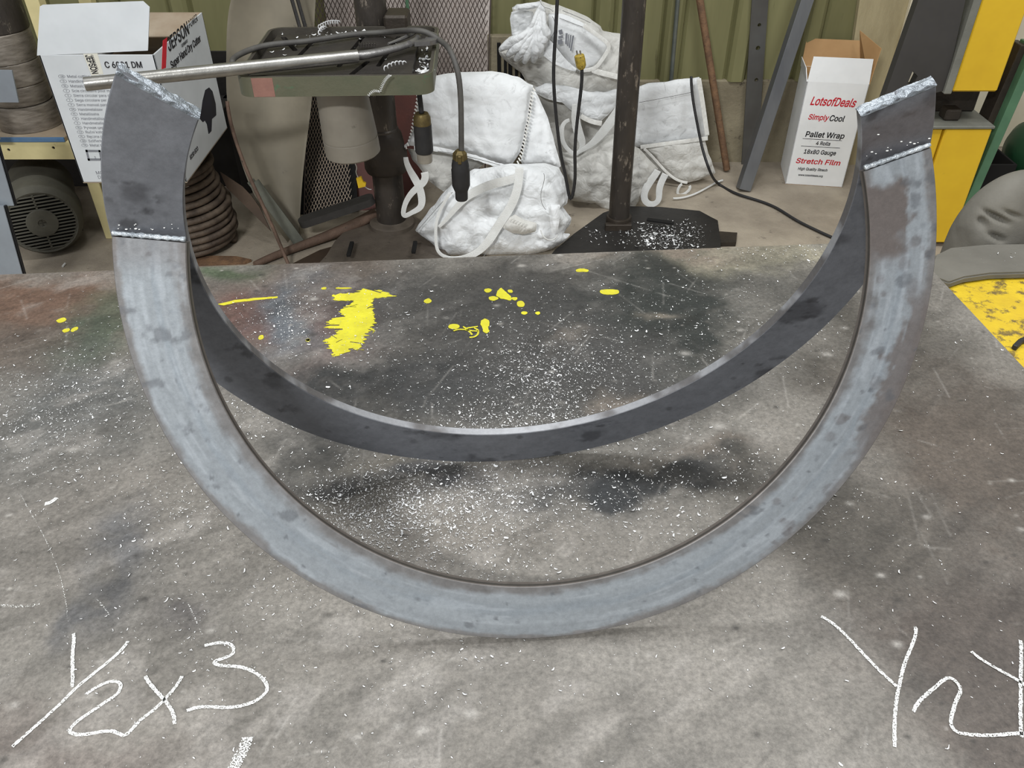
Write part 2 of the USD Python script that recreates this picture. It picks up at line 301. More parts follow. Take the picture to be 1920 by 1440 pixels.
def cloth(name, c1, c2, dirt, fold):
    nodes = {'g': ('geometry', {}), 'n': ('noise_texture', {'scale': 4.5, 'detail': 6, 'roughness': 0.6}), 'r': ('rgb_ramp', {'ramp': [(0.3, tuple(lin(c1))), (0.7, tuple(lin(c2)))]}),
             'sn': ('noise_texture', {'scale': 11, 'detail': 8, 'roughness': 0.75, 'distortion': 1.6}), 'sr': ('rgb_ramp', {'ramp': [(0.57, (0, 0, 0)), (0.72, (0.75, 0.75, 0.75))]}), 'sm': ('mix', {'color2': tuple(lin(dirt))}),
             'v': ('voronoi_texture', {'feature': 'distance_to_edge', 'scale': 13, 'randomness': 1.0}), 'dn': ('noise_texture', {'scale': 7, 'detail': 3}), 'dx': ('vector_math', {'math_type': 'multiply_add', 'vector2': (0.16, 0.16, 0.16)}),
             'v2': ('voronoi_texture', {'feature': 'distance_to_edge', 'scale': 31, 'randomness': 1.0}), 'vr': ('map_range', {'from_max': 0.16, 'clamp': True}), 'vr2': ('map_range', {'from_max': 0.2, 'to_max': 0.45, 'clamp': True}),
             'ad': ('math', {'math_type': 'add'}), 'w': ('noise_texture', {'scale': 330, 'detail': 2}), 'ad2': ('math', {'math_type': 'multiply_add', 'value2': 0.12}),
             'b': ('bump', {'strength': fold, 'distance': 0.006}), 'p': ('principled_bsdf', {'roughness': 0.55, 'specular_ior_level': 0.45})}
    links = [('g.position', 'n.vector'), ('n.fac', 'r.fac'), ('g.position', 'sn.vector'), ('sn.fac', 'sr.fac'), ('sr.color', 'sm.fac'), ('r.color', 'sm.color1'), ('sm.color', 'p.base_color'), ('g.position', 'dn.vector'), ('dn.color', 'dx.vector1'), ('g.position', 'dx.vector3'),
             ('dx.vector', 'v.vector'), ('dx.vector', 'v2.vector'), ('v.distance', 'vr.value'), ('v2.distance', 'vr2.value'), ('vr.result', 'ad.value1'), ('vr2.result', 'ad.value2'), ('g.position', 'w.vector'), ('w.fac', 'ad2.value1'), ('ad.value', 'ad2.value3'), ('ad2.value', 'b.height'), ('b.normal', 'p.normal')]
    MATS[name] = usdkit.material(stage, '/World/Looks/' + name, nodes, links, surface='p.BSDF')
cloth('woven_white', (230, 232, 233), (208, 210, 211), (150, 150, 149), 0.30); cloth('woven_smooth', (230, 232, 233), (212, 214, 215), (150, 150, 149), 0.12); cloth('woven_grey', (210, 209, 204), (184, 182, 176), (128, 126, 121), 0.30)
def tint_material(name, rough, metal, bump, bscale, fine, contrast):
    """surface whose colour comes from the mesh's own tint, broken up by fine grain"""
    nodes = {'a': ('attribute', {'attribute': 'tint'}), 'g': ('geometry', {}),
             'n': ('noise_texture', {'scale': fine, 'detail': 7, 'roughness': 0.78}),
             'r': ('rgb_ramp', {'ramp': [(0.22, (1 - contrast,) * 3), (0.78, (1 + contrast,) * 3)]}),
             'x': ('mix', {'mix_type': 'multiply', 'fac': 1.0}),
             'bn': ('noise_texture', {'scale': bscale, 'detail': 5, 'roughness': 0.65}), 'b': ('bump', {'strength': bump, 'distance': 0.004}),
             'p': ('principled_bsdf', {'roughness': rough, 'metallic': metal, 'specular_ior_level': 0.4})}
    links = [('g.position', 'n.vector'), ('g.position', 'bn.vector'), ('n.fac', 'r.fac'), ('a.color', 'x.color1'), ('r.color', 'x.color2'),
             ('x.color', 'p.base_color'), ('bn.fac', 'b.height'), ('b.normal', 'p.normal')]
    MATS[name] = usdkit.material(stage, '/World/Looks/' + name, nodes, links, surface='p.BSDF')
tint_material('table_steel', 0.55, 0.12, 0.25, 160, 150, 0.55)
tint_material('ring_steel', 0.45, 0.25, 0.06, 220, 130, 0.22)
# soapstone chalk: broken up by grain so that the steel shows through
for chalk_name, c0, c1 in (('chalk', 0.40, 0.50), ('chalk_mid', 0.46, 0.54), ('chalk_faint', 0.54, 0.62)):
  MATS[chalk_name] = usdkit.material(stage, '/World/Looks/' + chalk_name, {
    'g': ('geometry', {}), 'n': ('noise_texture', {'scale': 520, 'detail': 3, 'roughness': 0.7}),
    'r': ('rgb_ramp', {'ramp': [(c0, (0, 0, 0)), (c1, (1, 1, 1))]}), 't': ('transparent_bsdf', {}),
    'p': ('principled_bsdf', {'base_color': tuple(lin((226, 227, 224))), 'roughness': 0.9}), 'x': ('mix_closure', {})},
    [('g.position', 'n.vector'), ('n.fac', 'r.fac'), ('r.color', 'x.fac'), ('t.BSDF', 'x.closure1'), ('p.BSDF', 'x.closure2')], surface='x.closure')

# ------------------------------------------------------------------ large structure
structure('floor', cbox(-4.2, 4.6, -1.6, 4.4, -0.12, 0.0, 0.001), 'concrete')
def clad():
    prof, y = [], 3.95
    x0 = 0.74 - 0.319 * 15
    for k in range(19):
        c = x0 + 0.319 * k
        prof += [(c - 0.062, y), (c - 0.048, y + 0.012), (c - 0.040, y - 0.012), (c - 0.024, y - 0.026), (c + 0.024, y - 0.026), (c + 0.040, y - 0.012), (c + 0.048, y + 0.012), (c + 0.062, y)]
    prof = [q for q in prof if q[0] < 1.83]
    a = np.array(prof); n = len(a)
    v = np.vstack([np.c_[a, np.full(n, 0.40)], np.c_[a, np.full(n, 3.2)], np.c_[a + (0, 0.02), np.full(n, 0.40)], np.c_[a + (0, 0.02), np.full(n, 3.2)]])
    f = []
    for i in range(n - 1):
        f += [(i, i + 1, n + i + 1, n + i), (2 * n + i + 1, 2 * n + i, 3 * n + i, 3 * n + i + 1), (i, 2 * n + i, 2 * n + i + 1, i + 1), (n + i, n + i + 1, 3 * n + i + 1, 3 * n + i)]
    return tri(v, f)
structure('wall_back', clad(), 'olive_cladding')
structure('trim_1', cbox(-4.2, 1.83, 3.935, 4.1, -0.01, 0.405, 0.006), 'kerb_concrete')
structure('wall_right', cbox(1.84, 4.6, 4.12, 4.2, 0.0, 3.2, 0.004), 'cream_wall')

# ------------------------------------------------------------------ the steel table
EX, EY = np.array([math.cos(0.0723), math.sin(0.0723), 0]), np.array([-math.sin(0.0723), math.cos(0.0723), 0])
CORNER = np.array([0.905, 1.69, TZ])
TW, TD, TT = 2.15, 1.50, 0.032
table = Thing('welding_table', 'heavy scarred steel table with chalk sizes, yellow paint splashes and metal shavings', 'table', (*(CORNER - EX * TW / 2 - EY * TD / 2)[:2], 0))
def gauss(x, y, b):
    return np.exp(-(((x - b[0]) / b[2]) ** 2 + ((y - b[1]) / b[3]) ** 2))
STAINS = [  # where, how big (metres), colour, strength: primer, soot, scorch, worn paint and other dark patches on the plate
    ((-.968,1.416,.207,.121), (116, 92, 78), 0.95), ((-.891,1.224,.168,.067), (108, 96, 86), 0.7), ((-.923,1.293,.154,.072), (104, 90, 80), 0.6), ((-.515,1.385,.108,.117), (112, 84, 76), 0.8), ((-.334,1.328,.084,.167), (116, 86, 82), 0.6),
    ((-.81,1.293,.062,.107), (88, 96, 80), 0.85), ((-.828,1.406,.054,.06), (92, 96, 80), 0.6), ((-.64,1.565,.081,.041), (88, 100, 78), 0.9), ((-.396,1.565,.14,.057), (112, 100, 90), 0.8),
    ((-.445,1.385,.048,.137), (104, 108, 114), 0.9), ((-.75,1.099,.176,.161), (104, 104, 102), 0.8), ((-.657,.977,.156,.076), (112, 110, 106), 0.6),
    ((-.281,1.404,.065,.08), (70, 70, 70), 0.7), ((-.134,1.475,.168,.096), (76, 75, 74), 0.75), ((.046,1.529,.195,.09), (108, 102, 95), 0.6), ((-.031,1.327,.271,.243), (80, 78, 76), 0.85), ((.128,1.364,.169,.213), (70, 69, 68), 0.75), ((.019,1.127,.244,.091), (74, 73, 71), 0.7),
    ((-.304,1.143,.105,.084), (60, 60, 60), 0.85), ((-.153,1.158,.115,.086), (66, 66, 66), 0.8), ((.314,1.402,.13,.221), (50, 53, 51), 0.95), ((.398,1.574,.152,.07), (52, 54, 52), 0.8),
    ((.157,1.205,.108,.098), (72, 71, 70), 0.7), ((.591,1.645,.205,.049), (164, 158, 138), 0.95), ((.351,1.65,.241,.025), (134, 122, 110), 0.7), ((.584,1.484,.101,.129), (92, 90, 86), 0.7),
    ((-.348,.989,.061,.09), (66, 65, 63), 0.75), ((-.285,.881,.049,.045), (52, 51, 50), 0.9), ((-.133,.915,.099,.035), (64, 64, 66), 0.85), ((.216,.914,.166,.037), (58, 58, 58), 0.9),  # first two darken the plate inside the left arm of the ring
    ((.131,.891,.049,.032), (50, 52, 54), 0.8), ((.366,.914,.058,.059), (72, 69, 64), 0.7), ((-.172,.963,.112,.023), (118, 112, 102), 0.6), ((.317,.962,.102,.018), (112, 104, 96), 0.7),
    ((-.047,.795,.201,.06), (122, 116, 108), 0.6), ((.709,1.325,.093,.167), (98, 94, 88), 0.9), ((.816,1.081,.137,.115), (100, 93, 86), 0.9), ((.564,1.156,.067,.093), (92, 88, 82), 0.8), ((.719,.961,.153,.215), (98, 89, 81), 0.95), ((.58,.64,.131,.156), (92, 84, 78), 0.95), ((.589,.515,.094,.101), (94, 86, 80), 0.9), ((.511,.804,.093,.092), (98, 92, 85), 0.8), ((.478,.846,.056,.076), (84, 80, 74), 0.6), ((-.521,.472,.157,.037), (128, 118, 112), 0.5), ((.024,.516,.314,.094), (130, 125, 118), 0.55), ((-.607,.848,.144,.131), (132, 126, 119), 0.5),
    ((-.45,.684,.043,.035), (104, 100, 98), 0.7), ((-.55,.702,.029,.053), (92, 92, 94), 0.6), ((-.563,.51,.075,.059), (120, 112, 106), 0.5),
    ((-.548,.776,.045,.039), (104, 104, 106), 0.6), ((.3,1.383,.028,.019), (132, 124, 112), 0.9), ((.087,1.29,.046,.032), (112, 106, 100), 0.8), ((.177,1.112,.042,.029), (112, 104, 96), 0.8)]
def table_top():
    nx, ny = 860, 600
    a, b = np.meshgrid(np.linspace(-TW, 0, nx), np.linspace(-TD, 0, ny), indexing='ij')
    P = CORNER + a.reshape(-1, 1) * EX + b.reshape(-1, 1) * EY
    x, y = P[:, 0], P[:, 1]; q = np.c_[x, y, x * 0]
    n1, n2, n3 = meshkit.fbm(q * 5, 5, 3), meshkit.fbm(q * 22, 4, 11), meshkit.fbm(q * 70, 3, 17)
    wx, wy = x + (meshkit.fbm(q * 7, 4, 21) - 0.5) * 0.16 + (n2 - 0.5) * 0.05, y + (meshkit.fbm(q * 7, 4, 22) - 0.5) * 0.16 + (n2 - 0.5) * 0.05
    col = lin((117, 113, 107))[None] * (0.55 + 0.50 * n1 + 0.36 * n2)[:, None]
    cov = np.zeros(len(x))
    for c, rgb, s in STAINS:
        m = np.clip(gauss(wx, wy, c) * 1.25, 0, 1) * s * (0.75 + 0.5 * n3); m = np.clip(m * 1.2, 0, 1); cov = np.maximum(cov, m * (sum(rgb) < 280)); m = m[:, None]
        col = col * (1 - m) + lin(rgb)[None] * 0.70 * (0.70 + 0.60 * n2)[:, None] * m
    an_ = np.c_[(x * 0.82 + y * 0.57) * 5, (-x * 0.57 + y * 0.82) * 34, x * 0]                     # wiping streaks, grit and dust
    st, gr = meshkit.fbm(an_, 4, 71), meshkit.fbm(q * 150, 3, 73)
    k = (smooth01(0.52, 0.74, st) * 0.34)[:, None]; col = col * (1 - k) + col * 0.45 * k
    k = (smooth01(0.56, 0.76, meshkit.fbm(an_[:, [1, 0, 2]] * (0.5, 2.2, 1) + 7, 4, 75)) * 0.26 * (1 - 0.85 * smooth01(0.30, 0.55, x)) * (1 - 0.8 * cov))[:, None]; col = col * (1 - k) + lin((166, 161, 155)) * k
    col = col * (0.80 + 0.40 * gr)[:, None]
    C3 = col.reshape(nx, ny, 3); X3, Y3 = x.reshape(nx, ny), y.reshape(nx, ny); N3 = n3.reshape(nx, ny)
    rng = np.random.default_rng(5)                                                  # short scratches, pits and burn spots
    def window(cx, cy, r):
        rel = np.array([cx, cy, TZ]) - CORNER; ia, ib = (rel @ EX + TW) / TW * (nx - 1), (rel @ EY + TD) / TD * (ny - 1); ra, rb = r / TW * nx + 2, r / TD * ny + 2
        return slice(max(int(ia - ra), 0), max(int(ia + ra), 0)), slice(max(int(ib - rb), 0), max(int(ib + rb), 0))
    for k in range(700):
        cx, cy = rng.uniform(-1.2, 0.95), rng.uniform(0.25, 1.68); an = rng.normal(0.9, 0.9); L = rng.uniform(0.006, 0.05) * (2.5 if k < 16 else 1); w = window(cx, cy, L + 0.01)
        xx, yy = X3[w], Y3[w]
        if not xx.size: continue
        d = np.abs(-(xx - cx) * math.sin(an) + (yy - cy) * math.cos(an)); t = (xx - cx) * math.cos(an) + (yy - cy) * math.sin(an)
        m = (np.exp(-(d / 0.0017) ** 2) * (np.abs(t) < L) * rng.uniform(0.08, 0.26) * np.clip(N3[w] * 2.4 - 0.5, 0, 1))[..., None]
        C3[w] = C3[w] * (1 - m) + m * lin((182, 178, 172) if rng.random() < 0.45 else (44, 42, 40))
    for k in range(900):
        cx, cy, r = rng.uniform(-1.2, 0.95), rng.uniform(0.25, 1.68), rng.gamma(1.6, 0.0016) + 0.0012; w = window(cx, cy, r * 3)
        if not X3[w].size: continue
        m = (np.exp(-(((X3[w] - cx) / r) ** 2 + ((Y3[w] - cy) / r / 0.7) ** 2)) * rng.uniform(0.2, 0.8))[..., None]
        C3[w] = C3[w] * (1 - m) + m * lin((46, 44, 42) if rng.random() < 0.7 else (170, 166, 160))
    col = C3.reshape(-1, 3)
    top = P + np.c_[x * 0, x * 0, (n2 - 0.5) * 0.0006]
    i, j = np.meshgrid(np.arange(nx - 1), np.arange(ny - 1), indexing='ij'); k = (i * ny + j).ravel()
    f = np.c_[k, k + ny, k + ny + 1, k + 1]
    ring = np.r_[np.arange(nx) * ny, (nx - 1) * ny + np.arange(1, ny), (np.arange(nx - 2, -1, -1)) * ny + ny - 1, np.arange(ny - 2, 0, -1)]
    n = len(P); m = len(ring); low = top[ring] - (0, 0, TT)
    e = np.arange(m); g = (e + 1) % m
    f2 = np.c_[ring[e], n + e, n + g, ring[g]]
    cen = n + m
    v = np.vstack([top, low, low.mean(0)[None]])
    t = tri(v, np.vstack([f, f2])); t.faces = np.vstack([t.faces, np.c_[n + g, n + e, np.full(m, cen)]])
    c = np.vstack([col, np.tile(lin((96, 88, 80)), (m + 1, 1))])
    return t, c
tt, tc = table_top()
table.part('tabletop', tt, 'table_steel', smooth=False, colors=tc)
def tpos(a, b, z): return CORNER * (1, 1, 0) + EX * a + EY * b + (0, 0, z)
for a, b in ((-0.12, -0.12), (-TW + 0.12, -0.12), (-0.12, -TD + 0.12), (-TW + 0.12, -TD + 0.12)):
    table.part('leg', beam(tpos(a, b, 0), tpos(a, b, TZ - TT), 0.09, 0.09, up=EY), 'dark_bar')
for p, q in (((-0.17, -0.12), (-TW + 0.17, -0.12)), ((-0.17, -TD + 0.12), (-TW + 0.17, -TD + 0.12)), ((-0.12, -0.17), (-0.12, -TD + 0.17)), ((-TW + 0.12, -0.17), (-TW + 0.12, -TD + 0.17))):
    table.part('frame_rail', beam(tpos(*p, TZ - TT - 0.041), tpos(*q, TZ - TT - 0.041), 0.06, 0.08), 'dark_bar')

# ------------------------------------------------------------------ the welded half rings on the table
WID, THK = 0.0762, 0.0127
UP = np.array([0, 0, TZ])
FRONT = [np.array(q) for q in ([0.029178, 0.774477, 0.432308], [0.997507, 0.070563, 0.0], [-0.023274, 0.329019, 0.944036], [0.066614, -0.941683, 0.329842])]
REAR = [np.array(q) for q in ([0.021845, 0.846414, 0.439314], [0.992847, 0.119394, 0.0], [0.029920, -0.248811, 0.968090], [0.115584, -0.961165, -0.250604])]
FRONT[0] = FRONT[0] + UP; REAR[0] = REAR[0] + UP
ROUT = 0.4536
def ring_point(R, ang, r, off): return R[0] + R[3] * off + r * (math.sin(ang) * R[1] - math.cos(ang) * R[2])
def half_ring(R, a0, a1, shift, colour, nth=560, rough_end=0.0, seed=1):
    """flat bar bent the hard way; a0/a1 = (outer, inner) end angles in degrees"""
    c = 0.0011; rin = ROUT - WID
    fr = [(r, 0.0) for r in np.linspace(rin + c, ROUT - c, 34)]; bk = [(r, -THK) for r in np.linspace(ROUT - c, rin + c, 12)]
    ou = [(ROUT, -c), (ROUT, -THK * 0.5), (ROUT, -THK + c)]; inn = [(rin, -THK + c), (rin, -THK * 0.66), (rin, -THK * 0.33), (rin, -c)]
    sec = np.array(fr + ou + bk + inn); m = len(sec); tt = (sec[:, 0] - rin) / WID
    u = np.linspace(0, 1, nth)[:, None]
    A0 = np.radians(a0[1] + (a0[0] - a0[1]) * tt)[None]; A1 = np.radians(a1[1] + (a1[0] - a1[1]) * tt)[None]
    A = A0 + (A1 - A0) * u
    if rough_end:
        nz = meshkit.fbm(np.c_[sec[:, 0] * 90, sec[:, 1] * 60, np.full(m, seed)], 3, seed) - 0.5
        w = np.exp(-u * nth / 4) - np.exp(-(1 - u) * nth / 4); A = A + w * nz[None] * rough_end
    P = R[0] + (sec[:, 1][None, :, None] + shift(np.degrees(A))[..., None]) * R[3] + sec[:, 0][None, :, None] * (np.sin(A)[..., None] * R[1] - np.cos(A)[..., None] * R[2])
    v = P.reshape(-1, 3); f = []
    i, j = np.meshgrid(np.arange(nth - 1), np.arange(m), indexing='ij'); k = (j + 1) % m
    f = np.c_[(i * m + j).ravel(), (i * m + k).ravel(), ((i + 1) * m + k).ravel(), ((i + 1) * m + j).ravel()]
    t = tri(v, f)
    e0, e1 = v[:m], v[-m:]
    vv = np.vstack([v, e0.mean(0), e1.mean(0)]); n = len(v); k = (np.arange(m) + 1) % m
    t = tri(vv, np.vstack([t.faces, np.c_[np.full(m, n), k, np.arange(m)], np.c_[np.full(m, n + 1), n - m + np.arange(m), n - m + k]]))
    if t.volume < 0: t.invert()
    th = np.degrees(A); rr = np.broadcast_to(sec[:, 0][None], th.shape); off = np.broadcast_to(sec[:, 1][None], th.shape)
    col = colour(th.ravel(), ((rr - rin) / WID).ravel(), off.ravel(), v)
    return t, np.vstack([col, col[:m].mean(0), col[-m:].mean(0)])
def dots(col, th, t, n, seed, rgb, r0, r1, trange=(0.1, 0.9), thr=(-100, 108), alpha=0.6):
    rng = np.random.default_rng(seed); s = np.radians(th) * 0.415; w = t * WID
    for k in range(n):
        a, b, r = math.radians(rng.uniform(*thr)) * 0.415, rng.uniform(*trange) * WID, rng.uniform(r0, r1)
        d = np.hypot(s - a, w - b); m = (1 - smooth01(r * 0.8, r * 1.15, d))[:, None] * alpha * rng.uniform(0.5, 1)
        col = col * (1 - m) + lin(rgb) * m
    return col
def front_colour(th, t, off, v):
    n1, n2, n3 = meshkit.fbm(v * 14, 5, 2), meshkit.fbm(v * 60, 4, 4), meshkit.fbm(np.c_[th * 0.05, t * 9, off * 0], 5, 9)
    wob = (n1 - 0.5) * 0.22 + (n2 - 0.5) * 0.16 + (n3 - 0.5) * 0.24 + (meshkit.fbm(v * 160, 3, 6) - 0.5) * 0.10
    band = smooth01(0.03, 0.22, t + wob * 0.9) * (1 - smooth01(0.83, 0.96, t + wob * 0.8))
    edge, scale_ = lin((110, 108, 107)), lin((136, 141, 145))
    col = edge[None] * (0.7 + 0.6 * n2)[:, None] * (1 - band)[:, None] + (scale_[None] * (0.82 + 0.36 * n3)[:, None]) * band[:, None]
    mid = np.exp(-((t - 0.47 - (n1 - 0.5) * 0.3) / 0.1) ** 2) * smooth01(0.45, 0.6, n3 + 0.1)
    col = col * (1 - 0.35 * mid[:, None]) + lin((112, 121, 129)) * 0.35 * mid[:, None]
    col = dots(col, th, t, 130, 3, (118, 123, 128), 0.0018, 0.0042, alpha=0.5)
    col = dots(col, th, t, 45, 8, (80, 82, 86), 0.0012, 0.0036, alpha=0.7)
    col = dots(col, th, t, 26, 12, (96, 92, 92), 0.003, 0.009, thr=(40, 100), alpha=0.7)
    br = smooth01(91, 96, th + (n1 - 0.5) * 14 - np.abs(t - 0.3) * 5 + (n2 - 0.5) * 4) * (1 - smooth01(0.46, 0.60, t + wob * 1.6 + (n2 - 0.5) * 0.2)) * (1 - smooth01(104, 106, th + (n2 - 0.5) * 5))       # brown unscaled patch by the right weld
    br = np.maximum(br, smooth01(0.62, 0.76, t + wob * 1.8) * smooth01(56, 72, th + (n1 - 0.5) * 16) * (1 - smooth01(84, 94, th + (n1 - 0.5) * 16)) * 0.85)
    lt = smooth01(0.56, 0.70, meshkit.fbm(np.c_[th * 0.12, t * 14, off * 0 + 4], 4, 19)) * band; col = col * (1 - 0.4 * lt[:, None]) + lin((160, 165, 170)) * 0.4 * lt[:, None]
    br = np.maximum(br, smooth01(93, 98, -th) * 0.45)
    col = col * (1 - br[:, None]) + lin((98, 91, 88)) * br[:, None]
    sm = smooth01(0.66, 0.72, meshkit.fbm(v * 38, 4, 31)); col = col * (1 - 0.55 * sm[:, None]) + lin((82, 84, 88)) * 0.55 * sm[:, None]
    rim = (off < -0.0005) | (t < 0.012) | (t > 0.988)
    col[rim] = lin((96, 90, 86)) * (0.7 + 0.6 * n2[rim])[:, None]
    lines = (t < 0.012) & (off < -0.003) & (off > -0.006); col[lines] = lin((54, 52, 50))
    return col
def sm_(a): return a[:, None]
def rear_colour(th, t, off, v):
    n1, n2 = meshkit.fbm(v * 16, 5, 42), meshkit.fbm(v * 60, 4, 44)
    col = lin((102, 104, 109))[None] * (0.8 + 0.4 * n2)[:, None]
    dk = smooth01(0.56, 0.68, n1); col = col * (1 - 0.6 * dk[:, None]) + lin((48, 48, 52)) * 0.6 * dk[:, None]
    col = dots(col, th, t, 16, 13, (52, 52, 55), 0.002, 0.006, trange=(0.02, 0.98), thr=(-122, 114), alpha=0.7)
    sp = smooth01(0.60, 0.68, meshkit.fbm(v * (45, 45, 70), 4, 47)) * smooth01(0.45, 0.6, n1); col = col * (1 - 0.6 * sm_(sp)) + lin((46, 46, 49)) * 0.6 * sm_(sp)
    br = smooth01(104, 110, th) * (1 - smooth01(112, 116, th)); col = col * (1 - 0.5 * br[:, None]) + lin((92, 82, 78)) * 0.5 * br[:, None]
    inner = (t < 0.012) & (off < -0.0005)
    wear = smooth01(0.35, 0.55, meshkit.fbm(v * 22, 4, 51) + 0.30 * np.exp(-(th / 42) ** 2) - 0.14)
    col[inner] = (lin((92, 90, 90))[None] * (1 - wear)[:, None] + lin((138, 139, 142))[None] * wear[:, None])[inner]
    return col
FA0, FA1, RA0, RA1 = (-99.2, -99.6), (107.6, 107.6), (-122.9, -121.3), (116.0, 115.9)
fshift = lambda a: -0.006 * smooth01(55, 100, -a) - 0.0105 * smooth01(60, 107, a)
frame_ = Thing('welded_ring_frame', 'two bent flat-bar half rings welded into a cradle standing on the steel table', 'steel ring frame', (0.03, 0.78, TZ))
m, c = half_ring(REAR, RA0, RA1, lambda a: a * 0, rear_colour, rough_end=0.012, seed=4)
frame_.part('rear_half_ring', m, 'ring_steel', smooth=False, label='darker half ring leaning forward, its cut ends rising past the welds', colors=c)
m, c = half_ring(FRONT, FA0, FA1, fshift, front_colour)
frame_.part('front_half_ring', m, 'ring_steel', smooth=False, label='pale blue-grey half ring leaning back', colors=c)
rng = np.random.default_rng(77)
for a_in, a_out, sgn in ((FA0[1], FA0[0], -1), (FA1[1], FA1[0], 1)):
    pin, pout = [ring_point(FRONT, math.radians(a), r, float(fshift(np.array([a * 1.0]))[0]) + 0.001) for a, r in ((a_in, ROUT - WID + 0.001), (a_out, ROUT - 0.001))]
    k = 26; pts = np.linspace(pin, pout, k)
    dirn = unit(FRONT[2]); pts = pts + dirn * 0.002 - REAR[3] * 0.003
    rad = 0.0027 + 0.0004 * np.sin(np.arange(k) * 2.2) + rng.uniform(-0.0004, 0.0004, k)
    frame_.part('weld_bead', tube(pts, rad, 10, curve=False), 'weld_metal', smooth=True, label='bright weld bead joining the two half rings, ' + ('left' if sgn < 0 else 'right') + ' side')
    sp = []
    for q in range(14):
        b = pin + (pout - pin) * rng.uniform(0.02, 0.98); h = rng.exponential(0.004) + 0.005
        d = (b - REAR[0]) @ REAR[3]; b = b - REAR[3] * d + unit(REAR[2]) * h
        s = trimesh.creation.icosphere(1, rng.uniform(0.0004, 0.0012)); s.apply_scale([1.5, 1, 0.8]); s.apply_translation(b); sp.append(s)
    frame_.part('weld_spatter', cat(sp), 'scrap_white', smooth=True, kind='stuff')
for a0, a1, sg_ in ((*RA0, -1), (*RA1, 1)):                                       # ground, rippled faces of the cut ends
    n, mm = 44, 9; g = []
    for i in range(n):
        fr_ = i / (n - 1); r = ROUT - WID * fr_; a = math.radians(a0 + (a1 - a0) * fr_)
        for j in range(mm):
            off = 0.0006 - (THK + 0.0012) * j / (mm - 1)
            g.append(ring_point(REAR, a + sg_ * (0.0022 + 0.009 * (meshkit.fbm(np.array([[r * 120, off * 150, sg_ * 3.0]]), 3, 5)[0] - 0.42)), r, off + 0.0016 * math.sin(r * 420) * (j == 0)))
    g = np.array(g).reshape(n, mm, 3); low = np.array([ring_point(REAR, math.radians(a0 + (a1 - a0) * i / (n - 1)) - sg_ * 0.006, ROUT - WID * i / (n - 1), o_) for i in range(n) for o_ in (0.0006, -THK - 0.0006)]).reshape(n, 2, 3)
    full = np.concatenate([low[:, :1], g, low[:, 1:]], 1); n_, m_ = full.shape[:2]
    i, j = np.meshgrid(np.arange(n_ - 1), np.arange(m_ - 1), indexing='ij'); k = (i * m_ + j).ravel()
    t = tri(full.reshape(-1, 3), np.c_[k, k + 1, k + m_ + 1, k + m_]);
    nrm = t.face_normals.mean(0) @ (sg_ * (math.cos(math.radians(a0)) * REAR[1] + math.sin(math.radians(a0)) * REAR[2]))
    if nrm < 0: t.invert()
    frame_.part('cut_end', t, 'cut_steel', smooth=50, label='bright torch-cut end, ' + ('left' if sg_ < 0 else 'right') + ' side')

# ------------------------------------------------------------------ marks and litter on the table
def stroke(pts, w, seed=1, dens=16):
    """chalk stroke: a thin ragged ribbon lying on the plate"""
    p = spline(pts, max(8, len(pts) * dens)) if len(pts) > 2 else np.linspace(pts[0], pts[-1], 26)
    k = len(p); t = np.gradient(p, axis=0); t /= np.linalg.norm(t, axis=1, keepdims=True); s = np.c_[-t[:, 1], t[:, 0], t[:, 2] * 0]
    nz = lambda o: 0.72 + 0.56 * meshkit.noise(np.c_[np.arange(k) * 0.9, np.full(k, seed * 1.7 + o), np.zeros(k)], seed)
    v = np.vstack([p - s * (w / 2 * nz(0))[:, None], p + s * (w / 2 * nz(5))[:, None]]) + (0, 0, 0.0012)
    return tri(v, [(i, i + 1, k + i + 1, k + i) for i in range(k - 1)])
W1 = 0.0042
half_three = [stroke(q, W1, i) for i, q in enumerate((
    [(-.567,.635,.76),(-.562,.626,.76),(-.557,.611,.76),(-.546,.584,.76),(-.536,.559,.76)], [(-.492,.624,.76),(-.495,.613,.76),(-.507,.592,.76),(-.528,.562,.76),(-.544,.532,.76),(-.557,.51,.76),(-.573,.484,.76)],
    [(-.515,.55,.76),(-.505,.56,.76),(-.489,.567,.76),(-.479,.563,.76),(-.477,.553,.76),(-.487,.54,.76),(-.503,.524,.76),(-.513,.512,.76),(-.515,.503,.76),(-.508,.499,.76),(-.487,.5,.76),(-.464,.502,.76),(-.449,.498,.76),(-.439,.514,.76),(-.428,.527,.76),(-.418,.543,.76),(-.41,.56,.76),(-.407,.574,.76)],
    [(-.452,.574,.76),(-.437,.558,.76),(-.418,.542,.76),(-.404,.527,.76),(-.396,.511,.76)],
    [(-.392,.617,.76),(-.375,.621,.76),(-.357,.617,.76),(-.353,.606,.76),(-.362,.599,.76),(-.373,.593,.76),(-.365,.589,.76),(-.343,.587,.76),(-.323,.581,.76),(-.306,.569,.76),(-.298,.556,.76),(-.303,.545,.76),(-.318,.536,.76),(-.341,.532,.76),(-.363,.533,.76),(-.387,.528,.76)]))]
for q, nm in zip(half_three, ('1', 'slash', '2', 'x', '3')): table.part('chalk_figure', q, 'chalk', smooth=False, label=f'chalk {nm} of the size 1/2 x 3 at the lower left')
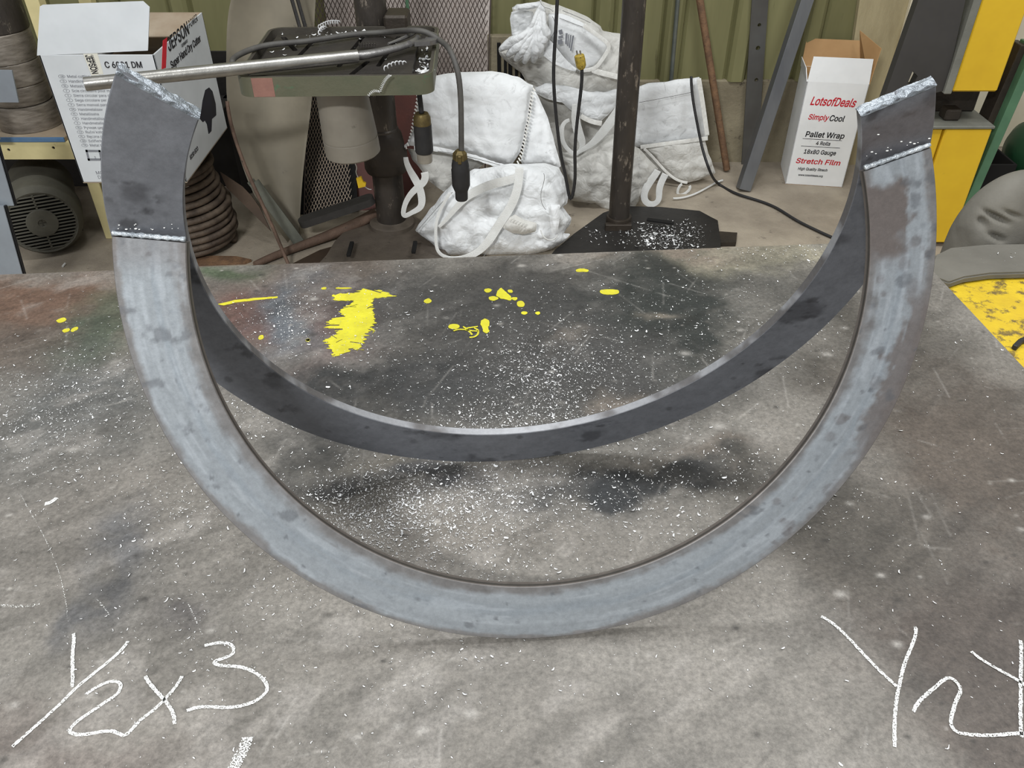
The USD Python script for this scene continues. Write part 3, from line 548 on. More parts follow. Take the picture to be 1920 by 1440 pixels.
half_right = [stroke(q, W1, 20 + i) for i, q in enumerate((
    [(.406,.66,.76),(.422,.643,.76),(.433,.623,.76),(.447,.594,.76),(.468,.558,.76)], [(.523,.644,.76),(.52,.634,.76),(.503,.609,.76),(.484,.582,.76),(.471,.559,.76),(.461,.541,.76),(.448,.512,.76),(.437,.482,.76)],
    [(.475,.525,.76),(.493,.543,.76),(.518,.56,.76),(.538,.569,.76),(.544,.558,.76),(.535,.543,.76),(.521,.524,.76),(.514,.512,.76),(.514,.502,.76),(.528,.497,.76),(.558,.496,.76),(.588,.498,.76),(.595,.497,.76)],
    [(.58,.607,.76),(.599,.584,.76),(.621,.564,.76),(.625,.558,.76)], [(.65,.623,.76),(.636,.593,.76),(.621,.564,.76),(.607,.535,.76),(.597,.515,.76),(.588,.493,.76)]))]
for q, nm in zip(half_right, ('1', 'slash', '2', 'cut-off stroke', 'upright stroke')): table.part('chalk_figure', q, 'chalk', smooth=False, label=f'chalk {nm} of the size at the lower right')
for i, (q, w, mt_) in enumerate((([(-.306,.495,.76),(-.307,.482,.76),(-.31,.47,.76),(-.313,.456,.76)], 0.012, 'chalk_mid'), ([(-.706,.864,.76),(-.699,.868,.76),(-.693,.877,.76)], 0.007, 'chalk'),
    ([(-.75,.882,.76),(-.716,.843,.76),(-.667,.786,.76),(-.619,.72,.76),(-.584,.659,.76)], 0.0016, 'chalk_faint'), ([(-.684,.68,.76),(-.655,.678,.76),(-.631,.681,.76)], 0.004, 'chalk_faint'), ([(-.559,.689,.76),(-.543,.676,.76),(-.531,.663,.76)], 0.002, 'chalk_faint'), ([(-.434,.684,.76),(-.417,.659,.76),(-.4,.634,.76)], 0.0018, 'chalk_faint'))):
    table.part('chalk_smudge', stroke(q, w, 40 + i), mt_, smooth=False)
def paint(poly, th=0.0007, rag=0.0, seed=1, comb=0):
    o = np.array(poly)[:, :2]; L = sg.LinearRing(o); n = max(24, int(L.length / 0.002)); p = np.array([L.interpolate(k / n, normalized=True).coords[0] for k in range(n)])
    if rag: p = p + (np.stack([meshkit.fbm(np.c_[p * 130, p[:, 0] * 0 + 3 * c], 3, seed + c) for c in (0, 1)], -1) - 0.5) * rag
    if comb: p = p + np.c_[(meshkit.fbm(np.c_[p[:, 0] * 25, p[:, 1] * 420, p[:, 0] * 0], 3, seed + 7) - 0.5) * comb, p[:, 0] * 0]
    g = sg.Polygon(p).buffer(0)
    if comb:
        rg = np.random.default_rng(seed); x0, y0, x1, y1 = g.bounds
        for k in range(20):
            cx, cy = x0 + (x1 - x0) * rg.beta(1.2, 2.6), rg.uniform(y0, y1); a = rg.normal(0.3, 0.35); l, w = rg.uniform(0.004, 0.024), rg.uniform(0.0006, 0.0022)
            g = g.difference(sg.LineString([(cx - l * math.cos(a), cy - l * math.sin(a)), (cx, cy + 0.001), (cx + l * math.cos(a), cy + l * math.sin(a))]).buffer(w))
    gs = [q for q in getattr(g, 'geoms', [g]) if q.area > 1e-6]
    return cat([trimesh.creation.extrude_polygon(q, th, engine='earcut').apply_translation((0, 0, TZ + 0.0002)) for q in gs])
def splat(b, seed, rag=0.003):
    a = np.linspace(0, 2 * np.pi, 28, endpoint=False); r = 0.85 + 0.3 * meshkit.noise(np.c_[np.cos(a) * 1.3, np.sin(a) * 1.3, a * 0 + seed], seed)
    return paint(np.c_[b[0] + b[2] * r * np.cos(a), b[1] + b[3] * r * np.sin(a)], 0.0006, rag, seed)
big = [(-.369,1.456,.76),(-.36,1.464,.76),(-.327,1.464,.76),(-.315,1.482,.76),(-.281,1.478,.76),(-.26,1.467,.76),(-.243,1.454,.76),(-.264,1.449,.76),(-.285,1.445,.76),(-.287,1.42,.76),(-.279,1.385,.76),(-.272,1.368,.76),(-.271,1.337,.76),(-.274,1.318,.76),(-.282,1.337,.76),(-.282,1.311,.76),(-.285,1.292,.76),(-.286,1.273,.76),(-.28,1.261,.76),(-.289,1.261,.76),(-.301,1.267,.76),(-.314,1.258,.76),(-.329,1.24,.76),(-.337,1.237,.76),(-.336,1.255,.76),(-.349,1.274,.76),(-.359,1.289,.76),(-.357,1.302,.76),(-.338,1.317,.76),(-.348,1.322,.76),(-.331,1.332,.76),(-.359,1.334,.76),(-.366,1.351,.76),(-.354,1.371,.76),(-.337,1.378,.76),(-.349,1.399,.76),(-.343,1.416,.76),(-.331,1.418,.76),(-.326,1.434,.76),(-.346,1.438,.76),(-.361,1.436,.76)]
table.part('paint_splash', paint(big, 0.0008, 0.010, 3, comb=0.022), 'yellow_paint', smooth=False, label='large ragged yellow paint splash')
table.part('paint_splash', paint([(-.031,1.47,.76),(-.023,1.485,.76),(-.015,1.474,.76),(-.009,1.463,.76),(.001,1.442,.76),(-.005,1.435,.76),(-.017,1.442,.76),(-.027,1.446,.76),(-.033,1.459,.76)], 0.0008, 0.006, 9), 'yellow_paint', smooth=False)
table.part('paint_splash', paint([(-.062,1.36,.76),(-.054,1.369,.76),(-.045,1.362,.76),(-.044,1.343,.76),(-.047,1.338,.76),(-.044,1.324,.76),(-.049,1.316,.76),(-.057,1.324,.76),(-.059,1.34,.76),(-.062,1.347,.76)], 0.0008, 0.003, 10), 'yellow_paint', smooth=False)
table.part('paint_splash', cat([stroke(q, 0.004, 60 + i) for i, q in enumerate(([(-.114,1.324,.76),(-.1,1.33,.76),(-.085,1.327,.76),(-.066,1.324,.76)], [(-.096,1.34,.76),(-.084,1.324,.76),(-.077,1.311,.76)], [(-.082,1.303,.76),(-.069,1.308,.76),(-.066,1.324,.76),(-.074,1.334,.76)], [(-.089,1.334,.76),(-.067,1.34,.76)]))]), 'yellow_paint', smooth=False)
table.part('paint_splash', paint([(-.603,1.423,.76),(-.572,1.439,.76),(-.53,1.447,.76),(-.486,1.453,.76),(-.485,1.447,.76),(-.528,1.439,.76),(-.569,1.429,.76),(-.588,1.419,.76)], 0.0006, 0.002, 12), 'yellow_paint', smooth=False, label='thin yellow paint streak')
for i, b in enumerate(((-.174,1.434,.008,.009), (-.051,1.476,.008,.008), (-.038,1.444,.01,.008), (-.003,1.472,.005,.006), (.006,1.443,.006,.006),
        (.018,1.422,.008,.011), (.025,1.389,.006,.005), (.052,1.388,.005,.006), (.153,1.558,.014,.007), (.204,1.468,.022,.011), (-.113,1.34,.011,.01),
        (-.393,1.295,.004,.005), (-.897,1.365,.009,.01), (-.873,1.329,.007,.007), (-.858,1.333,.007,.008), (-.355,1.485,.017,.003), (-.396,1.485,.005,.005), (-.485,1.304,.005,.007), (-.393,1.295,.004,.004))):
    table.part('paint_drop', splat(b, i + 1), 'yellow_paint', smooth=False)

def chips(points, size, seed, lift=0.0004):
    """curled metal shavings, each a short bent strip"""
    rng = np.random.default_rng(seed); n = len(points)
    L = rng.gamma(2.2, size / 2.2, n).clip(size * 0.25, size * 4); w = L * rng.uniform(0.16, 0.42, n); an = rng.uniform(0, 2 * np.pi, n); bend = rng.normal(0, 0.45, n); tilt = rng.uniform(-0.5, 0.5, n)
    V, F = [], []
    for s, (u, c) in enumerate(((-0.5, 1), (-0.17, 0.0), (0.17, 0.0), (0.5, 1))):
        x = u * L; y = bend * L * (u * u - 0.08); z = c * L * 0.16 + lift
        for e in (-0.5, 0.5):
            yy = y + e * w * (0.6 if c else 1.0); zz = z + e * w * tilt + w * 0.3
            V.append(np.c_[points[:, 0] + x * np.cos(an) - yy * np.sin(an), points[:, 1] + x * np.sin(an) + yy * np.cos(an), points[:, 2] + zz])
    V = np.stack(V, 1).reshape(-1, 3); b = (np.arange(n) * 8)[:, None]
    for s in range(3):
        F.append(b + np.array([[s * 2, s * 2 + 2, s * 2 + 3, s * 2 + 1]]))
    return tri(V, np.vstack(F))
CLUSTERS = (((-.13,.875,.187,.067), 2600), ((-.192,.848,.096,.065), 1300), ((.058,1.189,.098,.113), 1300), ((0,1.055,.117,.041), 700), ((.019,1.127,.235,.136), 1300), ((-.754,1.085,.157,.173), 1500), ((-.838,1.129,.113,.106), 500), ((-.45,1.385,.053,.117), 420),
            ((.328,1.422,.185,.183), 700), ((.218,1.221,.197,.133), 600), ((-.25,1.327,.156,.167), 500), ((-.492,1.292,.113,.108), 220), ((-.447,1.07,.055,.056), 200), ((.241,.914,.199,.071), 900), ((.285,.795,.092,.05), 160), ((-.51,.87,.065,.078), 260),
            ((.627,1.645,.133,.03), 200), ((.614,1.289,.061,.107), 110), ((.891,1.362,.074,.115), 26), ((.593,.857,.121,.132), 60), ((-.075,.747,.164,.075), 500), ((-.466,.667,.127,.085), 160), ((-.173,.587,.199,.083), 120))
rng = np.random.default_rng(12); pts = []
for b, n in CLUSTERS:
    q = rng.normal(0, 0.72, (n, 2)); pts.append(np.c_[b[0] + q[:, 0] * b[2], b[1] + q[:, 1] * b[3]])
a = rng.uniform(-1.9, 0, 1500); b = rng.uniform(-1.25, 0, 1500); pts.append((CORNER + a[:, None] * EX + b[:, None] * EY)[:, :2])
p = np.vstack(pts); rel = p - CORNER[:2]; ra, rb = rel @ EX[:2], rel @ EY[:2]
p = p[(ra > -TW + 0.01) & (ra < -0.006) & (rb > -TD + 0.01) & (rb < -0.006)]
small = p[rng.random(len(p)) < 0.85] + rng.normal(0, 0.02, (1, 2)); small = small + rng.normal(0, 0.03, small.shape); sa, sb = (small - CORNER[:2]) @ EX[:2], (small - CORNER[:2]) @ EY[:2]; small = small[(sa < -0.006) & (sb < -0.006) & (sb > -TD + 0.01)]
single('metal_shavings', cat(chips(np.c_[p, np.full(len(p), TZ + 0.0006)], 0.0020, 5), chips(np.c_[small, np.full(len(small), TZ + 0.0006)], 0.0012, 6)), 'steel_chip', 'bright metal shavings strewn over the steel table top', 'metal shavings', smooth=False, kind='stuff')

# ------------------------------------------------------------------ left: rack, rings, boxed saw, motor, coil
rack = Thing('storage_rack', 'cream painted angle-iron rack with a blue-edged board at the left', 'rack', (-1.95, 3.2, 0))
rack.part('post', beam((-1.705, 3.16, 0.0), (-1.706,3.16,1.045), 0.05, 0.05, up=(0, 1, 0)), 'cream_paint')
rack.part('post', beam((-2.6, 3.16, 0.0), (-2.6, 3.16, 1.5), 0.05, 0.05, up=(0, 1, 0)), 'cream_paint')
for x in (-1.74, -2.6): rack.part('post', beam((x, 3.62, 0.0), (x, 3.62, 1.5), 0.05, 0.05, up=(0, 1, 0)), 'cream_paint')
RZ = (-1.868,3.1,.443)[2]
rail = cbox(-2.65, -1.69, 3.094, 3.1, RZ - 0.072, RZ, 0.001)
holes = [trimesh.creation.cylinder(0.006, 0.05, 14).apply_transform(frame((0, 0, 1), (1, 0, 0), (0, 1, 0), (x, 3.1, z))) for x, z in (((-1.969,3.094,.411)[0], (-1.969,3.094,.411)[2]), ((-1.791,3.094,.419)[0], (-1.791,3.094,.419)[2]))]
rail = trimesh.boolean.difference([rail] + holes, engine='manifold')
rack.part('rail', cat(rail, cbox(-2.65, -1.69, 3.1, 3.14, RZ - 0.005, RZ, 0.001)), 'cream_paint', smooth=20)
rack.part('rail', cbox(-2.65, -1.69, 3.60, 3.645, RZ - 0.072, RZ, 0.002), 'cream_paint')
rack.part('shelf_board', cbox(-2.66, -1.735, 3.095, 3.66, RZ, RZ + 0.018, 0.002), 'inner_card')
rack.part('blue_edge', cbox(-2.66, -1.735, 3.088, 3.095, RZ + 0.001, RZ + 0.019, 0.001), 'blue_paint', label='blue painted front edge of the board')
rack.part('bracket', cat(beam((-1.42, 2.74, 0.42), (-1.42, 3.62, 0.42), 0.04, 0.05), beam((-1.24, 2.74, 0.42), (-1.24, 3.62, 0.42), 0.04, 0.05), beam((-1.745, 3.6, 0.42), (-1.2, 3.6, 0.42), 0.04, 0.05), beam((-1.42, 3.6, 0.42), (-1.42, 3.6, 0.0), 0.04, 0.04, up=(0, 1, 0)), beam((-1.24, 3.6, 0.42), (-1.24, 3.6, 0.0), 0.04, 0.04, up=(0, 1, 0))), 'dark_bar')
rack.part('shade_sheet', cbox(-2.7, -0.98, 3.66, 3.668, 0.0, 0.62, 0.001), 'dark_bar', label='added dark sheet behind the rack, standing in for deep shade')  # sheet added to supply the darkness under and behind the rack
zc = RZ + 0.019
RC = (-1.923,3.24,.529)[0]
for i, (h, r, dx, lab) in enumerate(((0.098, 0.118, 0.0, 'bottom ring of the stack on the rack board'), (0.072, 0.108, -0.004, 'second ring from the bottom of the stack'), (0.085, 0.106, 0.0, 'middle ring of the stack, behind the grey plate'), (0.105, 0.118, -0.012, 'wide pale ring, second from the top of the stack'), (0.12, 0.108, 0.002, 'dark ring on top of the stack'))):
    z1 = zc + h - 0.002; prof = [(r - 0.014, zc), (r - 0.002, zc), (r, zc + 0.004), (r + 0.001, zc + h * 0.5), (r, z1 - 0.004), (r - 0.002, z1), (r - 0.014, z1), (r - 0.014, zc)]
    single('steel_ring', lathe(prof, (RC + dx, 3.24, 0), n=48), 'rolled_steel' if i < 4 else 'column_steel', lab.replace('ring', 'rolled steel ring', 1), 'steel ring', smooth=40, group='stack of rolled steel rings')  # top ring takes a darker steel, its shade put into the colour
    zc += h
single('steel_plate', cat(slab([(-1.941,3,.746),(-1.786,3,.744),(-1.804,3,.629),(-1.989,3,.63)], 0.006), slab([(-1.989,3,.63),(-1.911,3,.63),(-1.926,3,.489),(-2.007,3,.489)], 0.006)), 'blue_grey_sheet', 'small blue-grey steel plate leaning in front of the ring stack', 'steel plate', smooth=False)
def sheet_with_edge(name, poly, edge, label):
    t = Thing(name, label, 'steel sheet', tuple(np.mean(poly, 0) * (1, 1, 0)))
    t.part('face', slab(poly, 0.004), 'blue_grey_sheet', smooth=False)
    t.part('edge', slab(edge, 0.012), 'black_edge', smooth=False, label='dark edge')
sheet_with_edge('steel_sheet', [(-1.735,2.558,.769),(-1.648,2.558,.769),(-1.674,2.542,.44),(-1.864,2.542,.44)], [(-1.655,2.568,.765),(-1.648,2.568,.765),(-1.675,2.552,.435),(-1.68,2.552,.435)], 'upper grey sheet at the left edge, stepping back above the motor')
sheet_with_edge('steel_sheet', [(-1.85,2.522,.449),(-1.697,2.522,.449),(-1.721,2.51,.199),(-1.739,2.5,.008),(-1.984,2.5,.008)], [(-1.703,2.532,.444),(-1.696,2.532,.444),(-1.72,2.52,.193),(-1.738,2.51,.002),(-1.745,2.51,.002)], 'lower grey sheet at the left edge, just over the table edge')

BX0, BX1, BY0, BY1, BZ0, BZ1 = -1.503, -1.138, 2.70, 3.22, 0.452, 0.884
saw = Thing('saw_carton', 'white cutter carton with open flap and many-language list on its front', 'cardboard box', ((BX0 + BX1) / 2, 2.96, BZ0))
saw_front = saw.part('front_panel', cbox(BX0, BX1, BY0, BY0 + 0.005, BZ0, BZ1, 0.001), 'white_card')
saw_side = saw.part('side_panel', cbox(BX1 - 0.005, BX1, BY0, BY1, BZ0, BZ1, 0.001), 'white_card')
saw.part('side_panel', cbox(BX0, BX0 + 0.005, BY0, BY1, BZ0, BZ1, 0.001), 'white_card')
saw.part('back_panel', cbox(BX0, BX1, BY1 - 0.005, BY1, BZ0, BZ1, 0.001), 'inner_card')
saw.part('bottom_panel', cbox(BX0, BX1, BY0, BY1, BZ0 - 0.003, BZ0 + 0.003, 0.001), 'inner_card')
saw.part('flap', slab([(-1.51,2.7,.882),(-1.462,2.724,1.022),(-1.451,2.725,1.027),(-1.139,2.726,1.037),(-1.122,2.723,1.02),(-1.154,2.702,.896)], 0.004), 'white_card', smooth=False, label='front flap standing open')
saw.part('flap', slab([(BX0, BY1, BZ1), (BX1, BY1, BZ1), (BX1 - 0.01, BY1 - 0.13, BZ1 - 0.05), (BX0 + 0.01, BY1 - 0.13, BZ1 - 0.05)], 0.004), 'inner_card', smooth=False, label='rear flap folded inwards')
saw.part('inner_packing', cbox(BX0 + 0.01, BX1 - 0.01, BY0 + 0.01, BY1 - 0.01, BZ0 + 0.005, BZ0 + 0.30, 0.004), 'inner_card')
UZ = (0, 0, 1)
words = ['Metal cutting circular saw', 'Handkreissäge für Metall', 'Metaalcirkelzaag', 'Scie circulaire pour métaux', 'Sierra circular para cortar metal', 'Sega circolare per metalli', 'Serra manual para metais', 'Handmetalsav', 'Metallisaha', 'Handmetallsag', 'Handmetallsåg', 'Ручная циркулярная пила', 'Ruční kotoučová pila', 'Ręczna piła tarczowa', 'Szlifierka do metalu', 'Metal testeresi']
codes = ['GB', 'D', 'NL', 'F', 'E', 'I', 'P', 'DK', 'FI', 'N', 'S', 'RU', 'CZ', 'PL', 'GR', 'TR']
y0 = BY0 - 0.0001
ZR0, ZR1 = (-1.471,2.7,.817)[2], (-1.46,2.7,.587)[2]
for k, (w_, c_) in enumerate(zip(words, codes)):
    z = ZR0 + (ZR1 - ZR0) * k / 15; x = BX0 + 0.050; a_ = np.linspace(0, 2 * np.pi, 17)
    saw.part('list_line', text(w_, 0.0088, (x + 0.017, y0, z - 0.0044), (1, 0, 0), UZ), 'grey_ink', smooth=False, kind='stuff', under=saw_front)
    saw.part('list_code', cat(text(c_, 0.0056, (x - 0.0042 if len(c_) > 1 else x - 0.0018, y0, z - 0.0028), (1, 0, 0), UZ), ribbon(np.c_[x + 0.0105 * np.cos(a_), a_ * 0 + y0 - 0.0002, z + 0.0054 * np.sin(a_)], 0.0008, 0.0003, face=(0, -1, 0), curve=False)), 'grey_ink', smooth=False, kind='stuff', under=saw_front)
saw.part('printing', cat(cat([slab(np.array(q) - (0, 0.0006, 0), 0.0005) for q in ([(-1.456,2.7,.571),(-1.405,2.7,.57),(-1.406,2.7,.563),(-1.457,2.7,.563)], [(-1.459,2.7,.54),(-1.407,2.7,.54),(-1.408,2.7,.532),(-1.459,2.7,.532)], [(-1.456,2.7,.571),(-1.449,2.7,.571),(-1.452,2.7,.532),(-1.459,2.7,.532)], [(-1.412,2.7,.57),(-1.405,2.7,.57),(-1.408,2.7,.532),(-1.415,2.7,.532)])]),
    text('MODE', 0.012, (BX0 + 0.056, y0, (-1.475,2.7,.482)[2]), (1, 0, 0), UZ), text('DE PAT', 0.012, (BX0 + 0.058, y0, (-1.48,2.7,.466)[2]), (1, 0, 0), UZ), text('1', 0.008, (-1.434,2.699,.54), (1, 0, 0), UZ)), 'grey_ink', smooth=False, kind='stuff')
saw.part('tape_label', slab(np.array([(-1.361,2.7,.887),(-1.315,2.7,.889),(-1.316,2.7,.824),(-1.356,2.7,.819)]) - (0, 0.0008, 0), 0.0006), 'label_paper', smooth=False)
ldir = unit(np.array((-1.354,2.7,.822)) - np.array((-1.359,2.7,.882)))
saw.part('printing', cat(text('JEPSON', 0.020, np.array((-1.359,2.7,.884)) - (-0.003, 0.0012, 0), ldir, np.cross((0, -1, 0), ldir), squeeze=0.55, bold=True), text('GERMANY', 0.007, np.array((-1.338,2.7,.885)) - (0, 0.0012, 0), ldir, np.cross((0, -1, 0), ldir)), text('C 6001 DM', 0.019, (-1.304,2.699,.844), (1, 0, 0), UZ, bold=True, squeeze=0.85)), 'black_ink', smooth=False, kind='stuff')
X1 = BX1 + 0.0001
def side(s, h, q, q2, bold=False, squeeze=1.0):
    a, b = np.array(q), np.array(q2); ex = unit(b - a); return text(s, h, a, ex, np.cross((1, 0, 0), ex) * 1.0, bold=bold, squeeze=squeeze)
for w_, h_, q_, sq_, b_ in (('JEPSON', 0.040, (-1.137,2.825,.857), 1.02, True), ('POWER', 0.024, (-1.137,3.055,.871), 0.85, False), ('GERMANY', 0.010, (-1.137,2.944,.837), 1.0, False), ('Super Hand Dry Cutter', 0.023, (-1.137,2.811,.805), 0.98, True), ('8230 ECO', 0.014, (-1.137,2.775,.502), 1.0, True)):
    saw.part('side_lettering', text(w_, h_, q_, (0, 1, 0), UZ, bold=b_, squeeze=sq_), 'black_ink', smooth=False, kind='stuff', under=saw_side)
saw.part('red_bar', slab(np.array([(-1.138,2.732,.829),(-1.138,2.769,.823),(-1.138,2.84,.899),(-1.138,2.799,.9)]) + (0.0006, 0, 0), 0.0006), 'red_ink', smooth=False)
blot = sg.Polygon([(q[1], q[2]) for q in [(-1.138,3.073,.647),(-1.138,3.117,.642),(-1.138,3.142,.62),(-1.138,3.146,.571),(-1.138,3.126,.537),(-1.138,3.073,.542),(-1.138,3.039,.508),(-1.138,3.006,.51),(-1.138,3.012,.544),(-1.138,3,.563),(-1.138,2.976,.566),(-1.138,2.957,.585),(-1.138,2.993,.605),(-1.138,3.022,.625)]]).buffer(0.004).buffer(-0.002)
bm = trimesh.creation.extrude_polygon(blot, 0.0006, engine='earcut'); bm.apply_transform(frame((0, 1, 0), (0, 0, 1), (1, 0, 0), (BX1, 0, 0)))
saw.part('ink_blot', bm, 'spilled_ink', smooth=False, label='dark spilled blot on the side')

mo = Thing('electric_motor', 'grey electric motor with slotted fan cover lying under the rack', 'motor', (-1.882,2.997,0))
MC = np.array((-1.876,2.98,.121)); MC[2] = 0.155; ax = unit((0.42, -0.9, 0.0)); R_ = 0.148
mx = unit(np.cross(ax, (0, 0, 1))) * -1; mx = unit(np.cross((0, 0, 1), ax))
mo.part('fan_cover', lathe([(0.118, 0.0), (0.128, 0.004), (R_ - 0.004, -0.022), (R_, -0.034), (R_, -0.13), (R_ - 0.004, -0.13), (R_ - 0.004, -0.03), (0.118, -0.006), (0.118, 0.0)], MC, ax, 56), 'cast_grey_paint', smooth=40)
bars = []
for k in range(17):
    zz = -0.112 + 0.014 * k; half = math.sqrt(max(0.122 ** 2 - zz ** 2, 1e-4)); c_ = MC + np.array([0, 0, zz]); bars.append(beam(c_ - mx * half, c_ + mx * half, 0.006, 0.008, up=ax, c=0.001))
bars += [beam(MC - np.array([0, 0, 0.118]), MC + np.array([0, 0, 0.118]), 0.008, 0.008, up=ax, c=0.001), lathe([(0, -0.004), (0.058, -0.004), (0.058, 0.006), (0.054, 0.008), (0.016, 0.008), (0.014, 0.004), (0, 0.004)], MC, ax, 40)]
mo.part('grille', cat(bars), 'cast_grey_paint', smooth=30)
mo.part('fan', lathe([(0, -0.03), (0.117, -0.03), (0.117, -0.034), (0, -0.034)], MC, ax, 30), 'dark_void')
mo.part('body', lathe([(0, -0.13), (0.125, -0.13), (0.128, -0.14), (0.128, -0.40), (0.11, -0.42), (0, -0.42)], MC, ax, 40), 'cast_grey_paint', smooth=40)
mo.part('foot', cat(beam(MC - ax * 0.2 - mx * 0.09 - (0, 0, 0.14), MC - ax * 0.36 - mx * 0.09 - (0, 0, 0.14), 0.05, 0.03), beam(MC - ax * 0.2 + mx * 0.09 - (0, 0, 0.14), MC - ax * 0.36 + mx * 0.09 - (0, 0, 0.14), 0.05, 0.03)), 'cast_grey_paint')
CC = (-1.349,3.031,0)
a_ = np.linspace(0, 2 * np.pi * 12.5, 14 * 40); z_ = 0.014 + a_ / (2 * np.pi) * 0.0285
rc = 0.178 + 0.012 * (meshkit.noise(np.c_[np.floor(a_ / 6.283) * 1.7, a_ * 0, a_ * 0], 3) - 0.5) + 0.004 * np.sin(a_ * 0.7) - 0.02 * smooth01(0.16, 0.30, z_)
single('hose_coil', tube(np.c_[CC[0] + rc * np.cos(a_) + 0.01 * np.sin(z_ * 14), CC[1] + 0.06 + rc * np.sin(a_), z_], 0.0135, 8, curve=False), 'rusty_coil', 'tall coil of thick brown rusty rod beneath the white carton', 'coil', smooth=True)
single('paper_stub', tube([(-1.81,2.894,.004), (-1.81,2.919,.004)], 0.004, 8), 'scrap_white', 'small white stub on the floor beside the motor', 'litter')
single('rusty_strip', slab(np.array([(-1.301,2.899,0),(-1.312,2.955,0),(-1.224,2.968,0),(-1.125,2.963,0),(-1.059,2.937,0),(-1.08,2.915,0)]) + (0, 0, 0.012), 0.011), 'rust_pipe', 'orange-brown rusty plate on the floor below the brown coil', 'steel plate', smooth=False)

# ------------------------------------------------------------------ sheets, bars and mesh leaning behind the drill
def curved_sheet():
    lft = np.array([(-.998,3.455,.985),(-1.086,3.417,.88),(-1.125,3.352,.7),(-1.141,3.291,.532),(-1.127,3.241,.393),(-1.074,3.171,.197),(-1.002,3.126,.073),(-.922,3.088,-.032)]); rgt = np.array([(-.744,3.511,.974),(-.77,3.472,.867),(-.793,3.406,.684),(-.812,3.352,.532),(-.841,3.302,.395),(-.875,3.244,.234),(-.899,3.192,.089),(-.92,3.135,-.071)])
    u = np.linspace(0, 1, 50); l, r = spline(lft, 50), spline(rgt, 50); n = 24; w = np.linspace(0, 1, n)
    g = l[:, None] * (1 - w)[None, :, None] + r[:, None] * w[None, :, None]; g[..., 1] += 0.05 * np.sin(np.pi * w)[None] * (1 - u * 0.5)[:, None]
    bk = g + (0, 0.004, 0); v = np.concatenate([g.reshape(-1, 3), bk.reshape(-1, 3)]); i, j = np.meshgrid(np.arange(49), np.arange(n - 1), indexing='ij'); k = (i * n + j).ravel()
    f = np.c_[k, k + n, k + n + 1, k + 1]; N = 50 * n
    rim = np.r_[np.arange(n), n - 1 + n * np.arange(1, 50), 49 * n + np.arange(n - 2, -1, -1), n * np.arange(48, 0, -1)]; q = np.roll(rim, -1)
    return tri(v, np.vstack([f, f[:, ::-1] + N, np.c_[rim, q, q + N, rim + N]]))
single('curved_sheet', curved_sheet(), 'dull_sheet', 'large dull grey-brown curved steel sheet leaning left of the drill column', 'steel sheet', smooth=40)
for i, (a, b) in enumerate((((-.855,3.396,.96), (-.816,3.338,.799)), ((-.833,3.396,.96), (-.794,3.338,.799)))):
    single('thin_bar', beam(a, b, 0.012, 0.012), 'black_steel', ('left' if i == 0 else 'right') + ' one of two thin dark bars leaning behind the drill tray', 'bar')
def expanded_metal(c00, c10, c11, c01, pw, ph, r):
    """diamond mesh: real strands between the four corners"""
    c00, c10, c11, c01 = map(np.asarray, (c00, c10, c11, c01)); W_, H_ = np.linalg.norm(c10 - c00), np.linalg.norm(c01 - c00); nx, nz = int(W_ / pw), int(H_ / ph)
    P = lambda u, v: c00 * (1 - u) * (1 - v) + c10 * u * (1 - v) + c11 * u * v + c01 * (1 - u) * v
    nrm = unit(np.cross(c10 - c00, c01 - c00)); segs = []
    for j in range(nz * 2):
        for i in range(nx):
            x = i + 0.5 * (j % 2); a = ((x + 0.5) / (nx + 1), j / (2 * nz))
            for e in (-0.5, 0.5):
                b = (x + 0.5 + e) / (nx + 1), (j + 1) / (2 * nz); segs.append((a, b))
    A = np.array([P(*s[0]) for s in segs]); B = np.array([P(*s[1]) for s in segs]); t = B - A; t /= np.linalg.norm(t, axis=1, keepdims=True); s = np.cross(t, nrm) * r
    n = len(A); up = nrm * r * 0.8
    V = np.stack([A - s + up, A + s + up, A + s - up, A - s - up, B - s + up, B + s + up, B + s - up, B - s - up], 1).reshape(-1, 3); b = (np.arange(n) * 8)[:, None]
    return tri(V, np.vstack([b + np.array([[0, 1, 5, 4]]), b + np.array([[1, 2, 6, 5]]), b + np.array([[2, 3, 7, 6]]), b + np.array([[3, 0, 4, 7]])]))
em = Thing('expanded_metal_sheet', 'upright expanded metal mesh sheet leaning on the wall behind the drill tray', 'mesh sheet', (-0.4, 3.7, 0))
em.part('mesh', expanded_metal((-.894,3.799,-.011), (-.132,3.799,-.012), (-.084,3.854,.905), (-.863,3.854,.906), 0.0195, 0.040, 0.0019), 'mesh_steel', smooth=False)
em.part('rim', tube([(-.132,3.799,-.012), (-.084,3.854,.905)], 0.004, 6), 'mesh_steel')
em2 = Thing('expanded_metal_sheet', 'smaller expanded metal piece leaning low behind the grey hanging pot', 'mesh sheet', (-0.82, 3.45, 0))
em2.part('mesh', expanded_metal((-.918,3.302,.004), (-.695,3.329,.047), (-.716,3.599,.483), (-.89,3.599,.483), 0.0155, 0.030, 0.0011), 'mesh_pale', smooth=False)
em2.part('backing', slab([(-.955,3.338,-.035),(-.686,3.368,.013),(-.714,3.655,.476),(-.914,3.655,.476)], 0.003), 'dark_void', smooth=False)  # added black sheet standing in for the dark behind the mesh
em2.part('rim', tube([(-.918,3.302,.004), (-.89,3.599,.483)], 0.003, 6), 'mesh_steel')
single('pale_board', slab([(*(-.827,3.9,.897)[:2], 0.0), (*(-.103,3.9,.896)[:2], 0.0), (-.093,3.9,.938), (-.83,3.9,.939)], 0.012), 'pale_board', 'pale pinkish board standing behind the expanded metal', 'board', smooth=False)
single('steel_bar', beam((-.441,3.734,.678), (-.445,3.746,.927), 0.014, 0.006), 'machine_green', 'thin green strip in front of the mesh sheet above the drill tray', 'bar')
